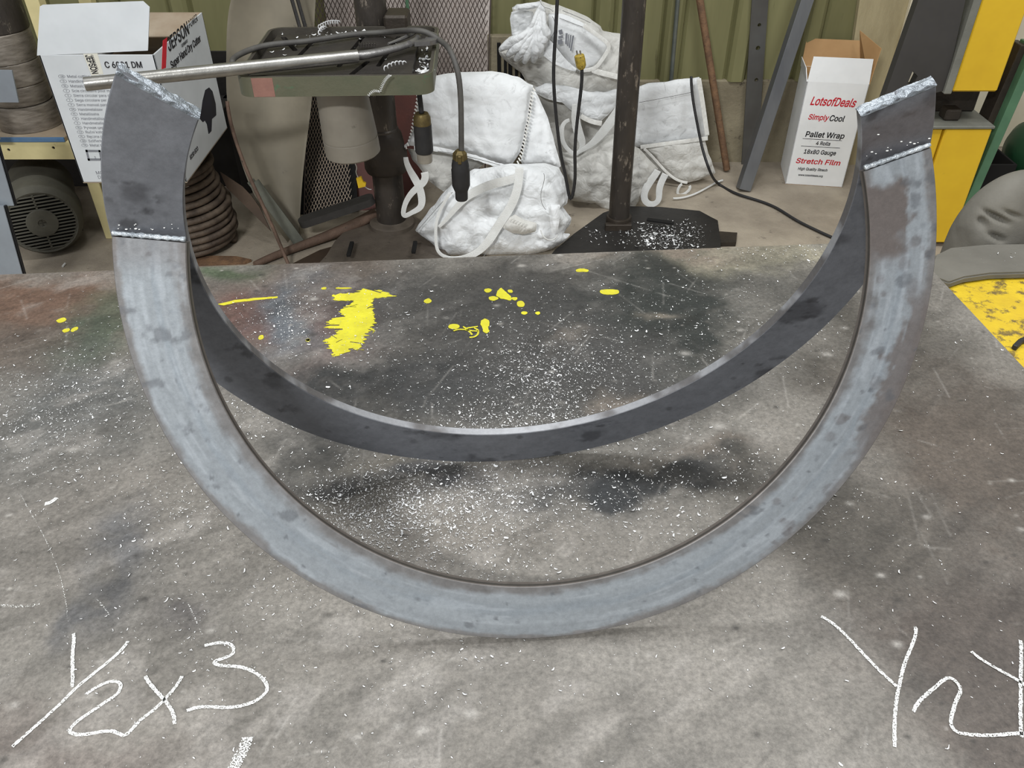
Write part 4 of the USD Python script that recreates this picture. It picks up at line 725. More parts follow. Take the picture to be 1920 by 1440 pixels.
single('red_brown_sheet', slab([(-.751,3.394,-.011),(-.668,3.4,-.001),(-.48,3.417,.03),(-.381,3.473,.133),(-.375,3.655,.464),(-.732,3.655,.464)], 0.005), 'red_brown_sheet', 'dark red-brown sheet behind the drill column', 'steel sheet', smooth=False)
def angle_bar(a, b, w, th, s1, s2):
    a, b = np.asarray(a, float), np.asarray(b, float)
    return cat(beam(a + unit(s1) * w / 2, b + unit(s1) * w / 2, th, w, up=s1, c=0.0008), beam(a + unit(s2) * w / 2, b + unit(s2) * w / 2, th, w, up=s2, c=0.0008))
single('angle_iron', angle_bar((-1.067,3.12,.255), (-.911,3.066,.01), 0.048, 0.005, (1, 0, 0.35), (0.1, 1, 0.2)), 'grey_angle', 'grey angle iron leaning in front of the curved sheet', 'angle iron', smooth=20)
single('triangular_offcut', slab([(-1.186,3.157,.292),(-1.146,3.147,.267),(-1.099,3.135,.237),(-1.065,3.121,.201),(-1.036,3.103,.158),(-.998,3.068,.069),(-1.164,3.133,.233)], 0.006), 'dark_brown_sheet', 'dark brown triangular offcut beside the brown coil', 'steel offcut', smooth=False)
single('thin_rod', tube([(-1.075,3.1,.598), (-1.059,3.06,.447), (-1.013,3.01,.305), (-.957,2.95,.182), (-.894,2.88,.02), (-.853,2.796,.006)], 0.0075, 8), 'rust_bar', 'thin bent brown rod leaning down from the curved sheet', 'rod', smooth=True)
bp = [(-1.028,2.88,.02),(-.92,2.993,.02)] + [(-.764,3.113,.03), (-.588,3.24,.065)]
single('rusty_bar', tube(bp, (0.013, 0.017, 0.022, 0.024), 9, n=40), 'rust_bar', 'long rusty brown bar lying on the floor toward the drill base', 'bar', smooth=40)
single('floor_sheet', slab(np.array([(-.903,2.898,0),(-.798,3.029,0),(-.614,3.145,0),(-.688,2.897,0)]) + (0, 0, 0.004), 0.003), 'dark_brown_sheet', 'flat brown sheet on the floor under the rusty bar', 'steel sheet', smooth=False)
def rounded_bar(a, b, w, h):
    a, b = np.asarray(a, float), np.asarray(b, float); e = unit(b - a); L_ = np.linalg.norm(b - a); g = sg.LineString([(0, 0), (L_, 0)]).buffer(w / 2)
    m = trimesh.creation.extrude_polygon(g, h, engine='earcut'); ez = unit(np.cross(e, np.cross((0, 0, 1), e))); ey = np.cross(ez, e); return m.apply_transform(frame(e, ey, ez, a))
single('round_ended_bar', rounded_bar((-.848,3.103,.085), (-.596,3.138,.157), 0.066, 0.03), 'dark_bar', 'dark grey round-ended flat bar lying behind the rusty bar', 'bar', smooth=30)

# ------------------------------------------------------------------ drill press with its tray, pot, wrench and cables
DC = np.array([-0.512, 3.19, 0.0]); A_ = 0.035
dx, dy = np.array([math.cos(A_), math.sin(A_), 0]), np.array([-math.sin(A_), math.cos(A_), 0])
drill = Thing('drill_press', 'old green drill press with rimmed tray table and round column on a slotted base', 'drill press', DC)
drill.part('base_plate', trimesh.creation.extrude_polygon(sg.Polygon([q[:2] for q in [(-.78,2.814,0),(-.748,2.932,0),(-.734,3.047,0),(-.705,3.146,0),(-.655,3.238,0),(-.586,3.319,0),(-.512,3.361,0),(-.42,3.268,0),(-.336,3.14,0),(-.288,3.028,0),(-.231,2.812,0)]]).difference(sg.box(-5, 2, -4.9, 2.1)).buffer(0.01).buffer(-0.01), 0.035, engine='earcut'), 'base_grime', smooth=30)
for q, w in (((-.647,2.87,.035), (-.649,2.979,.035)), ((-.392,2.895,.035), (-.392,2.982,.035))): drill.part('slot', beam(np.array(q) + (0, 0, 0.030), np.array(w) + (0, 0, 0.030), 0.016, 0.013), 'dark_void', smooth=False)
drill.part('column', lathe([(0, 0.03), (0.062, 0.03), (0.062, 0.46), (0.058, 0.465), (0.058, 2.2), (0, 2.2)], DC, n=40), 'column_steel', smooth=35)
drill.part('base_flange', lathe([(0.06, 0.034), (0.095, 0.034), (0.095, 0.052), (0.088, 0.058), (0.07, 0.06), (0.062, 0.066)], DC, n=40), 'base_grime', smooth=35)
drill.part('collar', lathe([(0.06, 0.28), (0.082, 0.285), (0.088, 0.30), (0.088, 0.36), (0.08, 0.372), (0.08, 0.40), (0.072, 0.44), (0.06, 0.455)], DC, n=40), 'machine_grime', smooth=35)
TRAYZ, TRC = 0.862, np.array([-0.553, 2.832, 0.0])
TWX, TWY = 0.302, 0.280
def rrect(hx, hy, r): return sg.box(-hx + r, -hy + r, hx - r, hy - r).buffer(r, 12)
def onto(poly, z0, z1): return trimesh.creation.extrude_polygon(poly, z1 - z0, engine='earcut').apply_transform(frame(dx, dy, (0, 0, 1), TRC + (0, 0, z0)))
drill.part('tray_rim', onto(rrect(TWX, TWY, 0.05).difference(rrect(TWX - 0.012, TWY - 0.012, 0.04)), TRAYZ - 0.060, TRAYZ), 'drill_green', smooth=40)
drill.part('rim_lining', onto(rrect(TWX - 0.003, TWY - 0.002, 0.047).difference(rrect(TWX - 0.0135, TWY - 0.0135, 0.039)), TRAYZ - 0.028, TRAYZ + 0.0006), 'drill_rim', smooth=40, label='bare worn top and inside of the rim')
drill.part('tray_floor', onto(rrect(TWX - 0.006, TWY - 0.006, 0.045), TRAYZ - 0.056, TRAYZ - 0.030), 'drill_top', smooth=40)
inner = sg.box(-0.262, -0.24, 0.235, 0.20)
for x in (-0.16, 0.0, 0.125): inner = inner.difference(sg.LineString([(x, -0.16), (x + 0.04, 0.16)]).buffer(0.008))
for q in (((-0.235, 0.17), (-0.17, 0.02)), ((0.05, -0.24), (0.085, -0.12))): inner = inner.difference(sg.LineString(q).buffer(0.009))
drill.part('slotted_top', onto(inner, TRAYZ - 0.030, TRAYZ - 0.006), 'drill_top', smooth=30)
drill.part('primer_patch', cat(onto(sg.box(-TWX + 0.05, -TWY - 0.0008, -TWX + 0.115, -TWY + 0.001), TRAYZ - 0.059, TRAYZ - 0.002)), 'red_primer', smooth=False, label='reddish bare patch on the front left of the rim')
drill.part('arm', cat(cbox(DC[0] - 0.075, DC[0] + 0.075, 3.06, 3.27, 0.70, 0.80, 0.01), cbox(DC[0] - 0.05, DC[0] + 0.05, 2.80, 3.10, 0.778, 0.802, 0.006)), 'machine_grime')
drill.part('clamp_block', cbox(DC[0] + 0.055, DC[0] + 0.14, 3.10, 3.22, 0.82, 0.90, 0.008), 'machine_grime')
def chipfield(n, hx, hy, cx, cy, z, size, seed):
    rng = np.random.default_rng(seed); q = rng.normal(0, 0.5, (n, 2)) * (hx, hy) + (cx, cy); q = q[(np.abs(q[:, 0]) < TWX - 0.02) & (np.abs(q[:, 1]) < TWY - 0.02)]
    return chips(TRC + q[:, :1] * dx + q[:, 1:] * dy + (0, 0, z), size, seed)
def curl(p0, p1, turns, r, th, seed=0):
    p0, p1 = np.asarray(p0, float), np.asarray(p1, float); k = int(turns * 12); u = np.linspace(0, 1, k); e = unit(p1 - p0); a = unit(np.cross(e, (0, 0.3, 1))); b = np.cross(e, a); g = u * turns * 2 * np.pi
    bow = np.sin(np.pi * u)[:, None] * np.array([0, 0, 0.008])
    return ribbon(p0 + (p1 - p0) * u[:, None] + bow + r * (np.cos(g)[:, None] * a + np.sin(g)[:, None] * b), th, 0.0008, curve=False, face=e)
shav = [chipfield(60, 0.24, 0.03, 0.1, -0.246, TRAYZ - 0.032, 0.016, 1), chipfield(70, 0.03, 0.2, 0.262, -0.10, TRAYZ - 0.032, 0.016, 2), chipfield(70, 0.3, 0.05, 0.0, 0.20, TRAYZ - 0.006, 0.012, 3), chipfield(40, 0.4, 0.3, -0.05, 0.05, TRAYZ - 0.006, 0.009, 4), chipfield(40, 0.05, 0.1, 0.26, 0.15, TRAYZ - 0.03, 0.01, 6),
        curl((-.68,3.041,.876), (-.617,3.11,.876), 9, 0.006, 0.004), curl((-.665,2.976,.872), (-.657,3.056,.872), 4, 0.005, 0.003), curl((-.396,2.588,.872), (-.334,2.652,.872), 6, 0.005, 0.004), curl((-.367,2.535,.872), (-.404,2.53,.823), 14, 0.0035, 0.003), curl((-.404,2.53,.823), (-.44,2.525,.812), 8, 0.0035, 0.003)]
single('drill_shavings', cat(shav), 'steel_chip', 'curled bright drilling swarf lying in the green drill tray', 'metal shavings', smooth=False, kind='stuff')
single('grey_pot', lathe([(0, 0.0), (0.088, 0.0), (0.095, 0.006), (0.0945, 0.058), (0.0925, 0.06), (0.0925, 0.063), (0.094, 0.066), (0.086, 0.20), (0.084, 0.245), (0, 0.245)], np.array((-.554,2.76,.531)) + (0, 0, 0.0), unit((-0.06, -0.02, 1)), 48), 'pot_grey', 'smooth grey cylindrical pot hanging under the drill tray', 'motor housing', smooth=40)

wr = Thing('pipe_wrench', 'long bright pipe slipped over a wrench lying across the drill tray', 'wrench', (-.533,2.653,.888))
pa, pb = np.array((-1.231,2.397,.89)), np.array((-.482,2.663,.89)); L_ = np.linalg.norm(pb - pa)
wr.part('pipe_handle', lathe([(0.0150, 0.02), (0.0150, 0), (0.0187, 0), (0.0195, 0.0015), (0.0195, L_ - 0.0015), (0.0187, L_), (0.0150, L_), (0.0150, L_ - 0.02)], pa, pb - pa, 36), 'bright_pipe', smooth=35)
wr.part('pipe_bore', lathe([(0, 0.012), (0.0150, 0.012), (0.0150, 0.014), (0, 0.014)], pa, pb - pa, 24), 'dark_void')
def oval(pts, r, squash, n=40):
    m = tube(pts, r, 14, n=n); c = spline(pts, n); m.vertices[:, 2] = np.interp(m.vertices[:, 0], c[:, 0], c[:, 2]) + (m.vertices[:, 2] - np.interp(m.vertices[:, 0], c[:, 0], c[:, 2])) * squash; return m
wr.part('shank', oval([(-.497,2.677,.886),(-.44,2.705,.886),(-.386,2.75,.886),(-.344,2.797,.886),(-.324,2.834,.886)], (0.0165, 0.0155, 0.014, 0.013, 0.012), 0.85), 'forged_steel', smooth=40)
wr.part('jaw', cat(tube([(-.332,2.788,.892),(-.316,2.824,.892),(-.31,2.874,.892),(-.316,2.918,.892)], (0.011, 0.010, 0.009, 0.007), 10, n=20), tube([(-.404,2.802,.888),(-.37,2.851,.888),(-.343,2.901,.888),(-.329,2.94,.888)], (0.004, 0.006, 0.007, 0.007), 8, n=20)), 'forged_steel', smooth=40)
hook = [(-.318,2.806,.892),(-.283,2.83,.892),(-.277,2.886,.892),(-.27,2.912,.892),(-.254,2.892,.892),(-.244,2.848,.892),(-.251,2.817,.892),(-.269,2.805,.892),(-.298,2.8,.892),(-.315,2.794,.892)]
wr.part('hook_jaw', trimesh.creation.extrude_polygon(sg.Polygon([q[:2] for q in hook]).buffer(0.003), 0.014, engine='earcut').apply_translation((0, 0, 0.882)), 'forged_steel', smooth=30)
for k in range(7): wr.part('tooth', beam(np.array((-.505,2.836,.872)) + np.array((0.0085, 0.0012, 0)) * k, np.array((-.508,2.861,.872)) + np.array((0.0085, 0.0012, 0)) * k, 0.004, 0.012, c=0.0005), 'drill_top')
cab = Thing('power_cable', 'thick grey cable looped over the drill tray, its black connector hanging down', 'cable', (-.18,2.72,.374))
cab.part('cable', tube([(-.875,2.648,.874),(-.883,2.703,.874),(-.865,2.766,.874),(-.812,2.837,.874),(-.689,2.885,.874),(-.566,2.955,.874),(-.433,2.993,.874)] + [(-.34,2.884,.908),(-.281,2.858,.908)] + [(-.242,2.843,.89), (-.196,2.74,.88), (-.175,2.7,.837), (-.167,2.69,.764), (-.168,2.69,.667), (-.171,2.69,.567)], 0.0092, 10, n=140), 'grey_rubber', smooth=True)
q = np.array((-.177,2.69,.39)); h_ = (-.169,2.69,.572)[2] - q[2]
cab.part('connector', lathe([(0, 0), (0.020, 0), (0.022, 0.004), (0.0225, h_ * 0.17), (0.026, h_ * 0.22), (0.0315, h_ * 0.3), (0.032, h_ * 0.62), (0.030, h_ * 0.64), (0.0305, h_ * 0.7), (0.026, h_ * 0.82), (0, h_ * 0.82)], q, n=28), 'black_rubber', smooth=35)
cab.part('cord_grip', cat(lathe([(0.0, h_ * 0.8), (0.026, h_ * 0.8), (0.024, h_ * 0.94), (0.014, h_), (0, h_)], q, n=6), cbox(q[0] - 0.006, q[0] + 0.006, q[1] - 0.031, q[1] - 0.02, q[2] + h_ * 0.78, q[2] + h_ * 0.94)), 'brass_collar', smooth=20)
cb2 = Thing('hanging_socket', 'black cable socket with brass collar and clear cup hanging under the drill tray corner', 'cable', (-.3,2.72,.524))
q = np.array((-.301,2.72,.518)); h2 = (-.289,2.72,.688)[2] - q[2]
cb2.part('cord', tube([q + (0, 0, h2), q + (-0.003, 0, h2 + 0.06), q + (-0.006, 0.0, 0.803 - q[2])], 0.0085, 10), 'black_rubber', smooth=True)
cb2.part('cup', lathe([(0.018, 0), (0.025, 0), (0.0265, 0.003), (0.0265, h2 * 0.24), (0, h2 * 0.24)], q, n=28), 'clear_cup', smooth=35)
cb2.part('body', lathe([(0, h2 * 0.2), (0.029, h2 * 0.2), (0.0315, h2 * 0.24), (0.0305, h2 * 0.78), (0, h2 * 0.78)], q, n=28), 'black_rubber', smooth=35)
cb2.part('collar', lathe([(0, h2 * 0.76), (0.030, h2 * 0.76), (0.029, h2 * 0.92), (0.022, h2), (0, h2)], q, n=28), 'brass_collar', smooth=35)
tg = Thing('tagged_wire', 'thin wire with a yellow tag beside the drill column', 'wire', (-.599,3.05,.286))
tg.part('wire', tube([(-.58,2.86,.47), (-.6,3,.364), (-.611,3.08,.298), (-.593,3.1,.252), (-.572,3.12,.231)], 0.0022, 6), 'strap_white', smooth=True)
tg.part('tag', slab([(-.618,3.07,.3),(-.598,3.07,.306),(-.592,3.07,.284),(-.582,3.07,.279),(-.585,3.07,.266),(-.614,3.07,.259)], 0.012), 'tag_yellow', smooth=False)

# ------------------------------------------------------------------ white woven bulk bags
def strap(pts, w, **k): return ribbon(np.array(pts) - (0, 0.012, 0), w, 0.003, **k)
def zigzag(pts, w, pitch, seed=1):
    p = spline(pts, 80); s = np.r_[0, np.cumsum(np.linalg.norm(np.diff(p, axis=0), axis=1))]; n = int(s[-1] / pitch); out = []
    for k in range(n):
        c = np.array([np.interp((k + 0.5) * pitch, s, p[:, a]) for a in range(3)]); t = unit(np.array([np.interp((k + 0.9) * pitch, s, p[:, a]) for a in range(3)]) - c)
        u = unit(np.cross(t, (0, -1, 0.2))); out.append(beam(c - u * w / 2 + t * pitch * 0.3, c + u * w / 2 - t * pitch * 0.3, pitch * 0.45, 0.004, up=(0, -1, 0.2), c=0.0008))
    return cat(out)
bagA = Thing('bulk_bag', 'large slumped white woven bag nearest the table, between drill column and post', 'bag', (-.043,3.027,0))
bagA.part('lower_body', puff([(-.397,3.032,.093),(-.34,3.055,.162),(-.284,3.077,.227),(-.234,3.092,.272),(-.148,3.109,.321),(-.004,3.116,.34),(.044,3.116,.34),(.129,3.117,.345),(.19,3.112,.328),(.213,3.097,.286),(.227,3.074,.217),(.225,3.065,.192),(.208,3.062,.181),(.241,3.046,.136),(.235,3.037,.108),(.215,3.027,.081),(.244,3.026,.076),(.22,3.017,.049),(.166,3.006,.016),(.067,3,-.001),(-.131,2.999,-.004),(-.275,2.997,-.008),(-.334,3.014,.042),(-.371,3.024,.07)], 0.06, 0.026, 9, 3, D=0.09), 'woven_white', smooth=True)
bagA.part('side_panel', puff([(-.426,3.246,.349),(-.299,3.248,.356),(-.223,3.244,.344),(-.141,3.238,.329),(-.086,3.233,.314),(-.153,3.217,.269),(-.243,3.2,.223),(-.282,3.189,.19),(-.342,3.201,.226),(-.374,3.217,.269),(-.411,3.231,.309)], 0.02, 0.010, 9, 5, D=0.05), 'woven_grey', smooth=True)  # grey cloth puts the shadow under the flap into the colour
bagA.part('top_panel', puff([(-.344,3.274,.578),(-.308,3.296,.628),(-.25,3.301,.639),(-.166,3.303,.644),(-.082,3.304,.646),(-.014,3.3,.637),(.023,3.295,.626),(.06,3.285,.603),(.086,3.282,.596),(.077,3.266,.56),(.067,3.24,.5),(.051,3.209,.43),(.035,3.18,.364),(.008,3.163,.325),(-.004,3.158,.314),(-.053,3.162,.324),(-.096,3.168,.337),(-.149,3.176,.354),(-.219,3.181,.367),(-.294,3.187,.38),(-.363,3.189,.383),(-.412,3.19,.387),(-.459,3.181,.367),(-.417,3.195,.398),(-.393,3.222,.458),(-.376,3.254,.533),(-.373,3.271,.572)], 0.04, 0.013, 6, 8, D=0.08), 'woven_smooth', smooth=True)
bagA.part('gusset', puff([(.084,3.297,.583),(.119,3.273,.53),(.146,3.251,.479),(.168,3.218,.404),(.198,3.175,.306),(.181,3.171,.298),(.132,3.177,.31),(.088,3.176,.308),(.045,3.173,.302),(.038,3.181,.321),(.055,3.218,.404),(.071,3.257,.493),(.08,3.286,.558)], 0.025, 0.016, 9, 12, D=0.05), 'woven_smooth', smooth=True)
bagA.part('seam', zigzag(np.array([(.09,3.265,.602),(.079,3.249,.565),(.069,3.223,.506),(.054,3.192,.436),(.038,3.163,.371),(.015,3.145,.331)]) - (0, 0.03, 0), 0.013, 0.0135), 'stitching', smooth=False, kind='stuff', label='zigzag seam rope down the right of the top panel')
bagA.part('seam', zigzag(np.array([(-.369,3.27,.569),(-.378,3.25,.523),(-.393,3.224,.463),(-.412,3.197,.402),(-.439,3.185,.374)]) - (0, 0.012, 0), 0.012, 0.0135), 'stitching', smooth=False, kind='stuff', label='serrated left edge of the top panel')
bagA.part('hem', strap([(-.387,3.159,.394),(-.291,3.156,.39),(-.217,3.151,.376),(-.148,3.144,.362),(-.095,3.137,.346),(-.047,3.131,.333),(.001,3.128,.325)], 0.018, wob=0.3), 'woven_white', smooth=True)
bagA.part('hem', strap([(.043,3.14,.318),(.087,3.142,.323),(.13,3.143,.326),(.181,3.138,.313)], 0.016, wob=0.3), 'woven_white', smooth=True)
bagA.part('strap', strap(np.array([(.03,3.055,.366),(.027,3.038,.318),(.014,3.02,.265),(-.015,3.001,.208),(-.052,2.983,.156),(-.09,2.964,.101),(-.139,2.949,.055),(-.204,2.941,.032),(-.258,2.942,.035),(-.293,2.949,.056),(-.303,2.968,.111),(-.298,2.987,.167),(-.277,3.005,.221),(-.241,3.024,.275)]) - (0, 0.02, 0), (0.032, 0.034, 0.034, 0.034, 0.026, 0.014, 0.012, 0.012, 0.012), n=90), 'strap_white', smooth=True, label='long webbing lifting loop across the front')
bagA.part('strap', strap(np.array([(.025,3.044,.335),(-.009,3.039,.321),(-.062,3.035,.309),(-.125,3.028,.287),(-.178,3.018,.258),(-.232,3,.206),(-.29,2.981,.149)]) - (0, 0.018, 0), (0.03, 0.034, 0.034, 0.022, 0.012), n=50), 'strap_white', smooth=True)
bagA.part('strap', strap([(-.417,3.106,.379),(-.402,3.095,.327),(-.373,3.084,.27),(-.362,3.074,.218),(-.369,3.067,.186),(-.406,3.062,.162),(-.437,3.06,.151),(-.436,3.066,.18),(-.413,3.075,.226),(-.385,3.081,.255),(-.354,3.086,.281),(-.346,3.094,.322)], (0.018, 0.03, 0.03, 0.018, 0.02, 0.026, 0.03), n=80), 'strap_white', smooth=True, label='loose webbing loop hanging beside the drill column')
bagA.part('filling_spout', puff([(-.012,2.963,.184),(.012,2.967,.196),(.054,2.959,.174),(.102,2.955,.162),(.097,2.944,.129),(.043,2.94,.117),(.001,2.942,.124),(-.036,2.949,.143)], 0.025, 0.006, 18, 21, D=0.04), 'woven_grey', smooth=True, label='gathered grey woven spout')
bagA.part('seam', zigzag(np.array([(-.012,2.928,.199),(.011,2.925,.191),(.043,2.921,.179),(.064,2.919,.174)]) - (0, 0.01, 0), 0.016, 0.012), 'stitching', smooth=False, kind='stuff')
bagA.part('corner_tab', puff([(.142,2.971,.237),(.192,2.97,.235),(.19,2.954,.188),(.187,2.94,.146),(.173,2.933,.126),(.16,2.935,.131),(.153,2.949,.173),(.148,2.959,.203)], 0.015, 0.004, 12, 23, D=0.03), 'woven_white', smooth=True)
bagA.part('tie_string', tube(np.array([(.114,2.914,.159),(.122,2.907,.139),(.143,2.902,.123),(.167,2.903,.126),(.178,2.908,.142)]) - (0, 0.01, 0), 0.0024, 6), 'strap_white', smooth=True)
def thread_lines(plane_pts, off): return cat([ribbon(np.array(q) - (0, off, 0), 0.0022, 0.001, n=len(q) * 8) for q in plane_pts])
bagA.part('thread', thread_lines(([(-.294,3.189,.384),(-.219,3.184,.374),(-.149,3.179,.36),(-.085,3.172,.345),(-.009,3.163,.326)], [(-.383,3.011,.122),(-.326,3.031,.18),(-.277,3.048,.23),(-.233,3.061,.269)], [(.124,3.05,.352),(.124,3.038,.318),(.114,3.025,.279),(.12,3.012,.24),(.134,3.005,.221)], [(-.117,2.917,.049),(-.095,2.929,.084),(-.063,2.939,.114)]), 0.05), 'dark_thread', smooth=False, kind='stuff')

bagC = Thing('bulk_bag', 'low greyish woven bag with crossed straps on the floor behind the post', 'bag', (.415,3.449,0))
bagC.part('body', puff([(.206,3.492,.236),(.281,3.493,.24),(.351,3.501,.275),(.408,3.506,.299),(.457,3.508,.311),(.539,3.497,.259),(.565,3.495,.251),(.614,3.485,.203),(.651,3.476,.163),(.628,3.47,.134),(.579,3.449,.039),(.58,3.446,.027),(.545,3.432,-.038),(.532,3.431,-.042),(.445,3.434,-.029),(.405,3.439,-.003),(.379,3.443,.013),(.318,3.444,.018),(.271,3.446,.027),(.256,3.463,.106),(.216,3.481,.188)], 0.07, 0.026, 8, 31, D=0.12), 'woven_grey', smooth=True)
bagC.part('mouth', puff([(.17,3.81,.299),(.239,3.815,.35),(.371,3.814,.341),(.505,3.811,.307),(.514,3.798,.18),(.443,3.797,.173),(.345,3.794,.14),(.292,3.79,.104),(.247,3.789,.095),(.208,3.799,.194)], 0.02, 0.010, 8, 33, D=0.05), 'dark_brown_sheet', smooth=True, label='dark brown cloth put in as the shaded opening between the bags')  # solid dark cloth supplies the shade of the gap
bagC.part('strap', strap([(.268,3.499,.451),(.274,3.488,.398),(.288,3.475,.34),(.306,3.466,.298),(.287,3.455,.251)], (0.02, 0.036, 0.04, 0.03, 0.012), n=40), 'strap_white', smooth=True)
bagC.part('strap', strap([(.46,3.478,.446),(.423,3.465,.386),(.388,3.455,.34),(.345,3.445,.297),(.297,3.439,.266),(.273,3.435,.25)], (0.034, 0.04, 0.036, 0.022, 0.012), n=40), 'strap_white', smooth=True)
bagC.part('strap', strap([(.249,3.485,.387),(.222,3.481,.368),(.216,3.473,.333),(.23,3.463,.286),(.266,3.455,.251),(.279,3.454,.245)], (0.014, 0.02, 0.018, 0.016), n=40), 'strap_white', smooth=True)
bagC.part('strap', strap(np.array([(.647,3.454,.172),(.617,3.445,.123),(.595,3.435,.073),(.602,3.428,.038),(.629,3.425,.023),(.657,3.427,.037),(.66,3.436,.081),(.668,3.445,.123),(.682,3.451,.156)]), (0.03, 0.034, 0.03, 0.024, 0.03, 0.03), n=60), 'strap_white', smooth=True, label='twisted webbing loop right of the post')
bagB = Thing('bulk_bag', 'tall white bag with a tied neck and printed label leaning on the olive wall', 'bag', (0.35, 3.6, 0.0))
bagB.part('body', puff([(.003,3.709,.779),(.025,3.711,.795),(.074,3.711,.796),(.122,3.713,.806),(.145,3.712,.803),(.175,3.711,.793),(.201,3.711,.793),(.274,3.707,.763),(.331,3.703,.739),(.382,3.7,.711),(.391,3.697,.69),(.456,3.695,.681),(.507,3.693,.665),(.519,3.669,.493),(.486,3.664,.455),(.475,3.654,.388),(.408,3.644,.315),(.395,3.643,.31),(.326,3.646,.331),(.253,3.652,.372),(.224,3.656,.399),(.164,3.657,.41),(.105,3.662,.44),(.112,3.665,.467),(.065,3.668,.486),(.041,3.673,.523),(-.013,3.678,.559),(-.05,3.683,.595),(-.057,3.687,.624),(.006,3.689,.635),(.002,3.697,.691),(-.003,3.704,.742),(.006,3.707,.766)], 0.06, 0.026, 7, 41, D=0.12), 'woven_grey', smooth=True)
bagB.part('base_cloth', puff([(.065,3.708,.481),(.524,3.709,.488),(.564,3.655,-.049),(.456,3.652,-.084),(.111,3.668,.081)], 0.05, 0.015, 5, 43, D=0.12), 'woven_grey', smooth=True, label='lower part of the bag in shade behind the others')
bagB.part('printed_panel', puff([(.158,3.641,.775),(.21,3.641,.775),(.266,3.638,.753),(.302,3.635,.734),(.354,3.631,.7),(.397,3.627,.673),(.414,3.625,.652),(.404,3.621,.624),(.383,3.617,.59),(.361,3.614,.566),(.327,3.612,.554),(.289,3.612,.552),(.254,3.615,.577),(.207,3.621,.623),(.172,3.627,.666),(.152,3.629,.687),(.159,3.633,.714)], 0.018, 0.008, 6, 45, D=0.05), 'woven_smooth', smooth=True, label='smooth panel with faint printed lines')
bagB.part('border', strap([(.299,3.597,.743),(.351,3.592,.709),(.393,3.588,.68),(.407,3.586,.662),(.398,3.583,.635),(.377,3.578,.603),(.356,3.575,.58),(.324,3.574,.569),(.29,3.574,.568)], 0.016, n=60), 'stitching', smooth=True)
bagB.part('neck', puff([(.002,3.615,.789),(-.004,3.612,.765),(.002,3.606,.715),(.006,3.602,.687),(.036,3.601,.673),(.066,3.603,.69),(.084,3.607,.721),(.095,3.611,.755),(.091,3.614,.785),(.061,3.615,.792),(.024,3.615,.794)], 0.022, 0.022, 12, 47, D=0.05), 'woven_white', smooth=True, label='creased lobe left of the tied neck')
bagB.part('neck', puff([(.002,3.587,.809),(.024,3.589,.823),(.075,3.589,.826),(.118,3.59,.833),(.129,3.589,.826),(.111,3.587,.809),(.075,3.586,.803),(.053,3.586,.798),(.024,3.586,.802)], 0.015, 0.014, 16, 49, D=0.03), 'woven_white', smooth=True, label='tuft of cloth at the tied neck')
kn = np.array((.125,3.57,.83))
for k, (e_, m_) in enumerate(zip([(-.046,3.549,.656),(-.016,3.546,.632),(.017,3.544,.614),(.054,3.543,.605),(.092,3.543,.607),(.117,3.545,.628),(.135,3.549,.662),(.149,3.554,.7)], [(.075,3.529,.742),(.082,3.529,.738),(.089,3.528,.735),(.097,3.528,.732),(.104,3.528,.732),(.113,3.528,.735),(.122,3.529,.742),(.133,3.53,.752)])):
    m = tube([kn, np.array(kn) * 0.5 + np.array(m_) * 0.5, m_, np.array(m_) * 0.45 + np.array(e_) * 0.55 - (0, 0.012, 0), e_], (0.006, 0.012, 0.013, 0.024, 0.010), 10, n=50)
    m.vertices = m.vertices + (crumple(m.vertices[:, [0, 2]], 16, 90 + k) * 0.035)[:, None] * np.array([0, -1, 0.1])
    bagB.part('pleat', m, 'woven_white', smooth=True)
bagB.part('tie_string', tube(np.array([(.117,3.542,.853),(.122,3.54,.837),(.135,3.539,.826),(.153,3.538,.821),(.168,3.537,.808)]), 0.0035, 6), 'strap_white', smooth=True)
bagB.part('strap', strap([(.121,3.569,.687),(.151,3.566,.658),(.189,3.561,.623),(.231,3.557,.595),(.273,3.555,.574)], (0.06, 0.062, 0.05, 0.03, 0.012), n=40), 'woven_white', smooth=True)
bagB.part('lower_panel', puff([(.102,3.598,.484),(.148,3.601,.504),(.218,3.599,.494),(.296,3.597,.478),(.354,3.595,.463),(.412,3.595,.467),(.462,3.596,.474),(.466,3.588,.411),(.418,3.58,.359),(.389,3.577,.336),(.32,3.579,.353),(.248,3.585,.396),(.22,3.589,.422),(.161,3.591,.433),(.105,3.595,.463)], 0.012, 0.012, 9, 53, D=0.04), 'woven_white', smooth=True)
bagB.part('hem', strap([(.343,3.574,.57),(.377,3.573,.559),(.416,3.571,.55),(.458,3.57,.54)], 0.022, n=30), 'stitching', smooth=True)
bagB.part('hem', strap([(.3,3.534,.387),(.332,3.532,.37),(.363,3.53,.36),(.394,3.53,.355)], 0.020, n=30), 'stitching', smooth=True)
lab = [slab(np.array(q) - (0, 0.03, 0), 0.001) for q in ([(.195,3.614,.723),(.21,3.614,.727),(.214,3.612,.709),(.2,3.612,.705)], [(.195,3.611,.7),(.213,3.612,.705),(.216,3.61,.695),(.197,3.61,.69)], [(.192,3.609,.686),(.211,3.61,.69),(.214,3.607,.671),(.195,3.607,.668)], [(.225,3.613,.712),(.234,3.613,.712),(.231,3.607,.668),(.224,3.607,.671)], [(.237,3.612,.708),(.241,3.612,.708),(.238,3.606,.661),(.233,3.606,.663)], [(.245,3.612,.706),(.25,3.612,.706),(.245,3.605,.654),(.24,3.605,.657)], [(.254,3.611,.703),(.261,3.611,.703),(.252,3.604,.643),(.246,3.604,.645)])]
bagB.part('printing', cat(lab), 'grey_ink', smooth=False, label='faded grey printed block')
